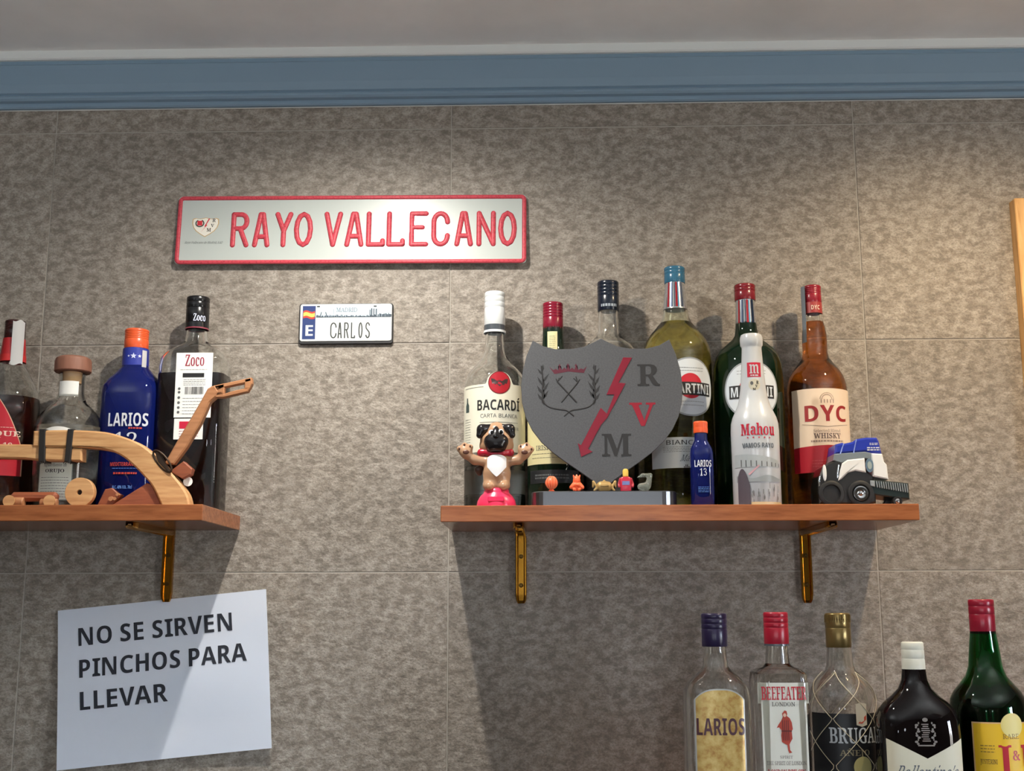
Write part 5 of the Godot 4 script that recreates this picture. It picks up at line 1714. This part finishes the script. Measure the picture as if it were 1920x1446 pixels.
func pug() -> void:
	var t := thing("dog_figurine", "small plastic pug figurine with raised paws on a pink base", "figurine", Vector3(0.0733, SHELF_R, 0.145))
	var tan_ := mat("pug_tan", c8(172, 136, 106), 0.3)
	var black := mat("pug_black", c8(24, 22, 24), 0.22)
	var pink := mat("pug_pink", c8(222, 52, 92), 0.28)
	var st := S()
	loft(st, [[0.0, 0.0255, 0.022], [0.003, 0.0260, 0.0225], [0.010, 0.0245, 0.0215], [0.016, 0.0210, 0.019], [0.0195, 0.0172, 0.0165], [0.0205, 0.0166, 0.016], [0.0240, 0.0160, 0.0155], [0.0255, 0.0145, 0.014], [0.0262, 0.012, 0.012]], 44)
	part("base", st, pink, t)
	st = S()
	box(st, Vector3(0, 0.0105, 0.0205), Vector3(0.021, 0.007, 0.002), 0.0009, Basis(Vector3.RIGHT, -0.28))
	part("base_panel", st, mat("pug_pink_deep", c8(196, 34, 78), 0.25), t)
	# trunk, legs and raised arms in one skin
	st = S()
	blob(st, [
		[pg(735, 700), 0.0150, pg(735, 860), 0.0175],
		[pg(735, 860), 0.0170, pg(735, 960), 0.0150],
		[pg(640, 920, 0.003), 0.0085, pg(600, 1035, 0.006), 0.0062],
		[pg(830, 920, 0.003), 0.0085, pg(860, 1035, 0.006), 0.0062],
		[pg(600, 1058, 0.004), 0.0052, pg(625, 1068, 0.014), 0.0056],
		[pg(860, 1058, 0.004), 0.0052, pg(840, 1068, 0.014), 0.0056],
		[pg(690, 1062, 0.008), 0.0048, pg(770, 1062, 0.008), 0.0048],
		[pg(610, 690, 0.002), 0.0072, pg(400, 665, 0.004), 0.0056],
		[pg(400, 665, 0.004), 0.0056, pg(290, 590, 0.006), 0.0058],
		[pg(860, 690, 0.002), 0.0072, pg(1060, 665, 0.004), 0.0056],
		[pg(1060, 665, 0.004), 0.0056, pg(1150, 590, 0.006), 0.0058],
		[pg(265, 560, 0.008), 0.0072, pg(265, 545, 0.008), 0.0070],
		[pg(1160, 560, 0.008), 0.0072, pg(1160, 545, 0.008), 0.0070],
		[pg(200, 520, 0.008), 0.0042, pg(178, 500, 0.008), 0.0040],
		[pg(255, 480, 0.008), 0.0042, pg(252, 450, 0.008), 0.0040],
		[pg(325, 510, 0.008), 0.0042, pg(340, 475, 0.008), 0.0038],
		[pg(1100, 515, 0.008), 0.0042, pg(1098, 480, 0.008), 0.0038],
		[pg(1180, 480, 0.008), 0.0042, pg(1185, 455, 0.008), 0.0040],
		[pg(1235, 530, 0.008), 0.0042, pg(1255, 515, 0.008), 0.0038],
		[pg(735, 640), 0.0105, pg(735, 560), 0.0100]], 0.0016, 0.004)
	part("body", st, tan_, t)
	var pads := mat("pug_pad", c8(78, 44, 30), 0.35)
	for p in [[178, 505, 17, 22], [252, 447, 17, 22], [341, 468, 15, 20], [280, 560, 50, 32], [1098, 473, 16, 21], [1187, 450, 18, 23], [1258, 516, 15, 20], [1155, 568, 52, 32]]:
		st = S()
		ball(st, pg(p[0], p[1], 0.0122 if p[2] < 30 else 0.0146), Vector3(p[2] * 0.0000868, p[3] * 0.0000868, 0.0012), 14)
		part("paw_pad", st, pads, t)
	# white bib following the belly
	st = S()
	var bib := PackedVector3Array()
	var lo := func(x: float) -> float: return -0.0165 + 0.013 * pow(absf(x) / 0.0125, 1.2)
	var hi := func(x: float) -> float: return 0.0125 - 0.004 * pow(absf(x) / 0.0125, 3.0)
	var cols := 20
	var rows := 16
	st.set_smooth_group(1)
	for i in cols:
		for j in rows:
			var q := []
			for e in [[0, 0], [0, 1], [1, 1], [1, 0]]:
				var x: float = lerpf(-0.0125, 0.0125, float(i + e[0]) / cols)
				var y: float = lerpf(lo.call(x), hi.call(x), float(j + e[1]) / rows)
				var rr := lerpf(0.0176, 0.0158, clampf((y + 0.004) / 0.014, 0, 1))
				var z := sqrt(maxf(0.0, rr * rr - x * x)) + 0.0012
				q.append(Vector3(x, y, z) + pg(738, 745))
			quad(st, q[0], q[1], q[2], q[3])
	part("bib", st, mat("pug_white", c8(226, 228, 232), 0.18), t)
	st = S()
	blob(st, [[pg(470, 845, -0.004), 0.0042, pg(450, 800, -0.003), 0.0045], [pg(450, 800, -0.003), 0.0045, pg(500, 765, -0.004), 0.004]], 0.0014, 0.002)
	part("tail", st, mat("pug_brown", c8(70, 50, 40), 0.35), t)
	# collar with bow ends
	st = S()
	blob(st, [[pg(600, 560, 0.006), 0.0045, pg(860, 560, 0.006), 0.0045], [pg(590, 550, 0.006), 0.0040, pg(505, 555, 0.003), 0.0058], [pg(880, 550, 0.006), 0.0040, pg(930, 555, 0.003), 0.0058], [pg(640, 575, 0.009), 0.004, pg(820, 575, 0.009), 0.004]], 0.0014, 0.002)
	part("collar", st, mat("pug_collar", c8(172, 24, 48), 0.25), t)
	# head
	st = S()
	blob(st, [[pg(730, 250), 0.0145, pg(730, 320), 0.0185], [pg(610, 400), 0.0125, pg(590, 440), 0.0105], [pg(850, 400), 0.0125, pg(870, 440), 0.0105], [pg(730, 420), 0.016, pg(730, 450), 0.015]], 0.0016, 0.006)
	part("head", st, tan_, t)
	st = S()
	blob(st, [[pg(660, 400, 0.012), 0.0100, pg(680, 460, 0.012), 0.0095], [pg(800, 400, 0.012), 0.0100, pg(780, 460, 0.012), 0.0095], [pg(730, 330, 0.014), 0.0080, pg(730, 430, 0.015), 0.0085], [pg(730, 250, 0.0135), 0.0055, pg(730, 205, 0.0115), 0.0035]], 0.0014, 0.004)
	part("muzzle", st, black, t)
	st = S()
	ball(st, pg(728, 340, 0.0225), Vector3(0.0035, 0.0028, 0.0022), 14)
	part("nose", st, mat("nose_black", c8(14, 14, 16), 0.1), t)
	for e in [[662, 275], [798, 268]]:
		st = S()
		ball(st, pg(e[0], e[1], 0.0165), Vector3(0.0042, 0.0040, 0.0032), 16)
		var eye := part("eye", st, mat("pug_white"), t)
		st = S()
		ball(st, pg(e[0] + 8, e[1], 0.0186), Vector3(0.0026, 0.0027, 0.0016), 14)
		part("pupil", st, mat("nose_black"), eye)
	for s in [-1.0, 1.0]:
		st = S()
		var cxm := func(x: float, y: float, z: float) -> Vector3: return pg(722 + s * (x - 722), y, z)
		blob(st, [[cxm.call(810, 175, 0.004), 0.0048, cxm.call(930, 205, 0.006), 0.0066], [cxm.call(930, 205, 0.006), 0.0066, cxm.call(965, 295, 0.008), 0.0046]], 0.0014, 0.003)
		part("ear", st, black, t)

# ---------------------------------------------------------------- tiny figures on the shield's base
func figurines() -> void:
	var y := SHELF_R + 0.0198
	var orange := mat("toy_orange", c8(236, 104, 62), 0.4)
	var grp := "tiny figures on the steel base"
	var t := thing("toy_figure", "tiny orange ball-headed toy on the left of the steel base", "toy", Vector3(0.1448, y, 0.163), grp)
	var st := S()
	ball(st, Vector3(0, 0.0115, 0), Vector3(0.0082, 0.0085, 0.0078), 20)
	part("head", st, orange, t)
	st = S()
	loft(st, [[0.0, 0.0035], [0.001, 0.0038], [0.004, 0.0022]], 16)
	part("stalk", st, orange, t)
	for i in 5:
		st = S()
		var pth := []
		for k in 9:
			var b := -1.0 + 2.2 * k / 8.0
			var a := -0.9 + i * 0.45
			pth.append(Vector3(sin(a) * cos(b) * 0.0084, 0.0115 + sin(b) * 0.0087, cos(a) * cos(b) * 0.0080))
		tube(st, pth, 0.0006, 6)
		part("ridge", st, mat("toy_orange_light", c8(244, 136, 96), 0.4), t)
	t = thing("toy_figure", "tiny orange sitting toy figure with arms folded on the steel base", "toy", Vector3(0.1772, y, 0.163), grp)
	st = S()
	blob(st, [[Vector3(0, 0.0045, 0), 0.0046, Vector3(0, 0.010, 0), 0.0040], [Vector3(0, 0.0145, 0), 0.0050, Vector3(0, 0.016, 0), 0.0046], [Vector3(-0.004, 0.0095, 0.001), 0.0026, Vector3(-0.0068, 0.0055, 0.002), 0.0024], [Vector3(-0.0068, 0.0055, 0.002), 0.0024, Vector3(-0.002, 0.0085, 0.0055), 0.0020], [Vector3(0.004, 0.0095, 0.001), 0.0026, Vector3(0.0068, 0.0055, 0.002), 0.0024], [Vector3(0.0068, 0.0055, 0.002), 0.0024, Vector3(0.002, 0.0085, 0.0055), 0.0020], [Vector3(-0.0028, 0.0022, 0.002), 0.0022, Vector3(-0.0034, 0.0022, 0.006), 0.0021], [Vector3(0.0028, 0.0022, 0.002), 0.0022, Vector3(0.0034, 0.0022, 0.006), 0.0021]], 0.0011, 0.0015)
	part("body", st, orange, t)
	for s in [-1.0, 1.0]:
		st = S()
		loft(st, [[0.0, 0.0016], [0.0035, 0.0006]], 10, true, Transform3D(Basis(Vector3.FORWARD, s * 0.35), Vector3(s * 0.0032, 0.0185, 0.0)))
		part("ear", st, orange, t)
	st = S()
	loft(st, [[0.0, 0.0018], [0.0026, 0.0008]], 10, true, Transform3D(Basis.IDENTITY, Vector3(0, 0.0196, 0.0)))
	part("crest", st, mat("toy_orange_light"), t)
	t = thing("toy_figure", "tiny gold winged toy in the middle of the steel base", "toy", Vector3(0.2125, y, 0.163), grp)
	var gold := mat("toy_gold", c8(176, 146, 92), 0.45, 0.35)
	st = S()
	blob(st, [[Vector3(-0.004, 0.007, 0), 0.0062, Vector3(0.004, 0.007, 0), 0.0062], [Vector3(-0.004, 0.003, 0), 0.0028, Vector3(0.004, 0.003, 0), 0.0028], [Vector3(0, 0.0135, 0), 0.0014, Vector3(0, 0.0145, 0), 0.0012]], 0.0011, 0.002)
	part("body", st, gold, t)
	for s in [-1.0, 1.0]:
		st = S()
		blob(st, [[Vector3(s * 0.009, 0.005, 0.001), 0.0018, Vector3(s * 0.014, 0.0125, 0.001), 0.0017], [Vector3(s * 0.0105, 0.0035, 0.001), 0.0016, Vector3(s * 0.0128, 0.0016, 0.001), 0.0015], [Vector3(s * 0.014, 0.0125, 0.001), 0.0015, Vector3(s * 0.0148, 0.006, 0.001), 0.0012], [Vector3(s * 0.009, 0.005, 0.001), 0.0018, Vector3(s * 0.0105, 0.0035, 0.001), 0.0016]], 0.001, 0.001)
		part("wing", st, gold, t)
	st = S()
	tube(st, [Vector3(-0.005, 0.0068, 0.0062), Vector3(0, 0.0062, 0.0066), Vector3(0.005, 0.0068, 0.0062)], 0.0006, 6)
	part("mouth", st, mat("toy_gold_dark", c8(110, 86, 48), 0.5), t)
	t = thing("toy_figure", "tiny red toy figure with a yellow head on the steel base", "toy", Vector3(0.2400, y, 0.163), grp)
	st = S()
	loft(st, [[0.0, 0.0066, 0.0042, 4.0], [0.001, 0.0070, 0.0046, 4.0], [0.009, 0.0076, 0.0046, 4.0], [0.0165, 0.0070, 0.0042, 4.0], [0.0185, 0.0055, 0.0036, 3.0]], 24)
	part("body", st, mat("toy_red", c8(186, 36, 60), 0.3), t)
	st = S()
	loft(st, [[0.018, 0.0022], [0.0195, 0.0036], [0.0265, 0.0038], [0.0285, 0.003], [0.0292, 0.0016]], 20)
	part("head", st, mat("toy_yellow", c8(226, 190, 88), 0.35), t)
	stick("chest_print", rect(-0.0048, 0.008, 0.0048, 0.013, 4), 0.0, 0.0048, mat("toy_print_blue", c8(110, 122, 176), 0.4), t)
	for s in [-1.0, 1.0]:
		st = S()
		blob(st, [[Vector3(s * 0.0068, 0.0162, 0.0), 0.0018, Vector3(s * 0.0088, 0.0095, 0.001), 0.0016], [Vector3(s * 0.0088, 0.0095, 0.001), 0.0016, Vector3(s * 0.0085, 0.006, 0.003), 0.0018]], 0.001, 0.001)
		part("arm", st, mat("toy_red_deep", c8(160, 28, 50), 0.3), t)
	t = thing("glass_ornament", "small clear glass swan-like ornament behind the red toy figure", "ornament", Vector3(0.264, y, 0.148), grp)
	st = S()
	blob(st, [[Vector3(-0.003, 0.0075, 0), 0.0048, Vector3(0.004, 0.008, 0), 0.0052], [Vector3(0.006, 0.01, 0), 0.0042, Vector3(0.0085, 0.022, 0), 0.0030], [Vector3(0.0085, 0.022, 0), 0.0030, Vector3(-0.001, 0.0225, 0), 0.0022], [Vector3(-0.001, 0.0225, 0), 0.0022, Vector3(-0.007, 0.0195, 0), 0.0012], [Vector3(-0.001, 0.003, 0), 0.003, Vector3(0.003, 0.003, 0), 0.003]], 0.0012, 0.002)
	part("swan", st, glass("ornament_glass", Color(0.92, 0.95, 0.9), 0.85), t)

# ---------------------------------------------------------------- toy car
func tc(cx: float, cy: float) -> Vector2:
	return Vector2(0.4660 + cx * 0.0000862 - 0.546, -0.1338 - cy * 0.0000862 + 0.2529)

func tpoly(a: Array) -> PackedVector2Array:
	var o := PackedVector2Array()
	for v in a:
		o.append(tc(v[0], v[1]))
	return o

func toy_car() -> void:
	var t := thing("toy_car", "glossy toy car in black, white and blue at the right end of the shelf", "toy car", Vector3(0.546, SHELF_R, 0.135))
	var black := mat("car_black", c8(9, 10, 12), 0.16)
	black.clearcoat_enabled = true
	black.clearcoat = 1.0
	var white := mat("car_white", c8(222, 224, 222), 0.25)
	var blue := mat("car_blue", c8(38, 56, 160), 0.25)
	var chrome := mat("car_chrome", c8(210, 212, 214), 0.12, 1.0)
	var st := S()
	prism(st, tpoly([[250, 1340], [245, 1080], [275, 920], [325, 790], [400, 735], [520, 690], [620, 700], [960, 830], [1060, 930], [1090, 1000], [1090, 1330], [980, 1345], [940, 1150], [860, 1080], [790, 1150], [760, 1350]]), -0.024, 0.022, 0.002)
	part("body", st, black, t)
	st = S()
	prism(st, tpoly([[540, 1000], [570, 860], [610, 740], [690, 688], [945, 662], [955, 880], [800, 852], [690, 880], [590, 975]]), -0.022, 0.0245, 0.0015)
	part("fender", st, white, t)
	st = S()
	prism(st, tpoly([[1050, 590], [1215, 600], [1235, 720], [1272, 765], [1285, 985], [1055, 935]]), -0.022, 0.0235, 0.0015)
	part("door", st, white, t)
	st = S()
	prism(st, tpoly([[480, 695], [505, 595], [960, 565], [1050, 585], [1055, 690], [950, 668], [690, 692], [600, 735]]), -0.020, 0.0225, 0.001)
	part("window_band", st, mat("car_window", c8(120, 130, 136), 0.12), t)
	st = S()
	prism(st, tpoly([[505, 598], [535, 450], [640, 425], [660, 440], [790, 415], [850, 372], [1000, 350], [1150, 352], [1178, 400], [1215, 600], [1050, 588], [960, 566]]), -0.020, 0.022, 0.0025)
	part("roof", st, blue, t)
	for ln in [[[655, 440], [590, 600]], [[845, 375], [790, 585]]]:
		st = S()
		var a := tc(ln[0][0], ln[0][1])
		var b := tc(ln[1][0], ln[1][1])
		tube(st, [Vector3(a.x, a.y, 0.0215), Vector3(b.x, b.y, 0.0222)], 0.0008, 6)
		part("roof_seam", st, mat("car_seam", c8(120, 140, 206), 0.3), t)
	stick("lettering", fine_print(tc(995, 0).x, tc(1185, 0).x, tc(0, 555).y, tc(0, 490).y, 2, 78, 0.0015), 0.0, 0.0224, mat("print_silver"), t)
	stick("lettering", fine_print(tc(1035, 0).x, tc(1160, 0).x, tc(0, 470).y, tc(0, 430).y, 2, 77, 0.0008), 0.0, 0.0224, mat("print_silver"), t)
	st = S()
	var c := tc(1012, 775)
	loft(st, [[0.0, 0.0052], [0.0012, 0.0050]], 22, true, Transform3D(Basis(Vector3.RIGHT, PI / 2) * Basis.from_scale(Vector3(1.0, 1.0, 1.75)), Vector3(c.x, c.y, 0.023)))
	var bd := part("badge", st, mat("badge_blue", c8(92, 116, 134), 0.4), t)
	st = S()
	loft(st, [[0.0, 0.0030], [0.0008, 0.0028]], 18, true, Transform3D(Basis(Vector3.RIGHT, PI / 2) * Basis.from_scale(Vector3(1.0, 1.0, 1.75)), Vector3(c.x, c.y, 0.0242)))
	part("badge_centre", st, mat("badge_pale", c8(150, 164, 160), 0.4), bd)
	# ribbed bumper block reaching out to the right
	st = S()
	prism(st, tpoly([[1000, 985], [1080, 985], [1580, 1040], [1585, 1280], [1380, 1260], [1000, 1200]]), -0.022, 0.0225, 0.0015)
	part("grille_block", st, mat("car_dark_green", c8(30, 42, 42), 0.3), t)
	st = S()
	prism(st, tpoly([[1010, 1000], [1075, 1005], [1075, 1095], [1010, 1080]]), 0.0225, 0.0245, 0.0006)
	part("indicator", st, mat("car_grey", c8(140, 148, 152), 0.3), t)
	for k in 14:
		st = S()
		var x0 := 1095 + k * 34
		var y0 := 1008 + k * 3.6
		prism(st, tpoly([[x0, y0], [x0 + 14, y0], [x0 + 26, y0 + 95 + k * 2.5], [x0 + 10, y0 + 95 + k * 2.5]]), 0.0225, 0.0242, 0.0004)
		part("grille_rib", st, mat("car_grey"), t)
	# wheels
	for w in [[862, 1210, 0.0165, 0.0115], [430, 1210, 0.0165, 0.0115], [1395, 1300, 0.0062, 0.004]]:
		var q := tc(w[0], w[1])
		var at := Vector3(q.x, w[2], 0.0)
		for s in [1.0, -1.0]:
			st = S()
			var xf := Transform3D(Basis(Vector3.RIGHT, PI / 2 * s), at + Vector3(0, 0, s * 0.0165))
			loft(st, [[0.0, w[2] * 0.9], [0.001, w[2]], [0.0075, w[2]], [0.0085, w[2] * 0.9], [0.0085, w[3]], [0.006, w[3] * 0.92], [0.006, 0.0]], 28, true, xf)
			var tyre := part("wheel", st, mat("tyre_black", c8(9, 9, 10), 0.55), t)
			if w[0] < 500:
				continue
			st = S()
			loft(st, [[0.0062, w[3] * 0.9], [0.0082, w[3] * 0.82], [0.0088, w[3] * 0.5], [0.0078, w[3] * 0.28], [0.0092, w[3] * 0.2], [0.0096, w[3] * 0.08]], 24, true, xf)
			part("hub_cap", st, chrome, tyre)
	# headlamp and chrome edge at the nose
	st = S()
	var hp := tc(345, 880)
	loft(st, [[0.0, 0.0042], [0.0018, 0.0040], [0.003, 0.0022]], 20, true, Transform3D(Basis(Vector3.RIGHT, PI / 2) * Basis.from_scale(Vector3(0.6, 1.0, 2.6)), Vector3(hp.x, hp.y, 0.0215)))
	part("headlamp", st, mat("lamp_glass_white", c8(226, 228, 226), 0.15), t)
	st = S()
	var bp := []
	for v in [[262, 1080], [258, 1000], [275, 930]]:
		var q2 := tc(v[0], v[1])
		bp.append(Vector3(q2.x, q2.y, 0.0215))
	tube(st, bp, 0.0012, 8)
	part("bumper_edge", st, chrome, t)
	st = S()
	var gp := []
	for v in [[528, 960], [535, 880], [560, 760]]:
		var q3 := tc(v[0], v[1])
		gp.append(Vector3(q3.x, q3.y, 0.0225))
	tube(st, gp, 0.0011, 8)
	part("chrome_trim", st, chrome, t)
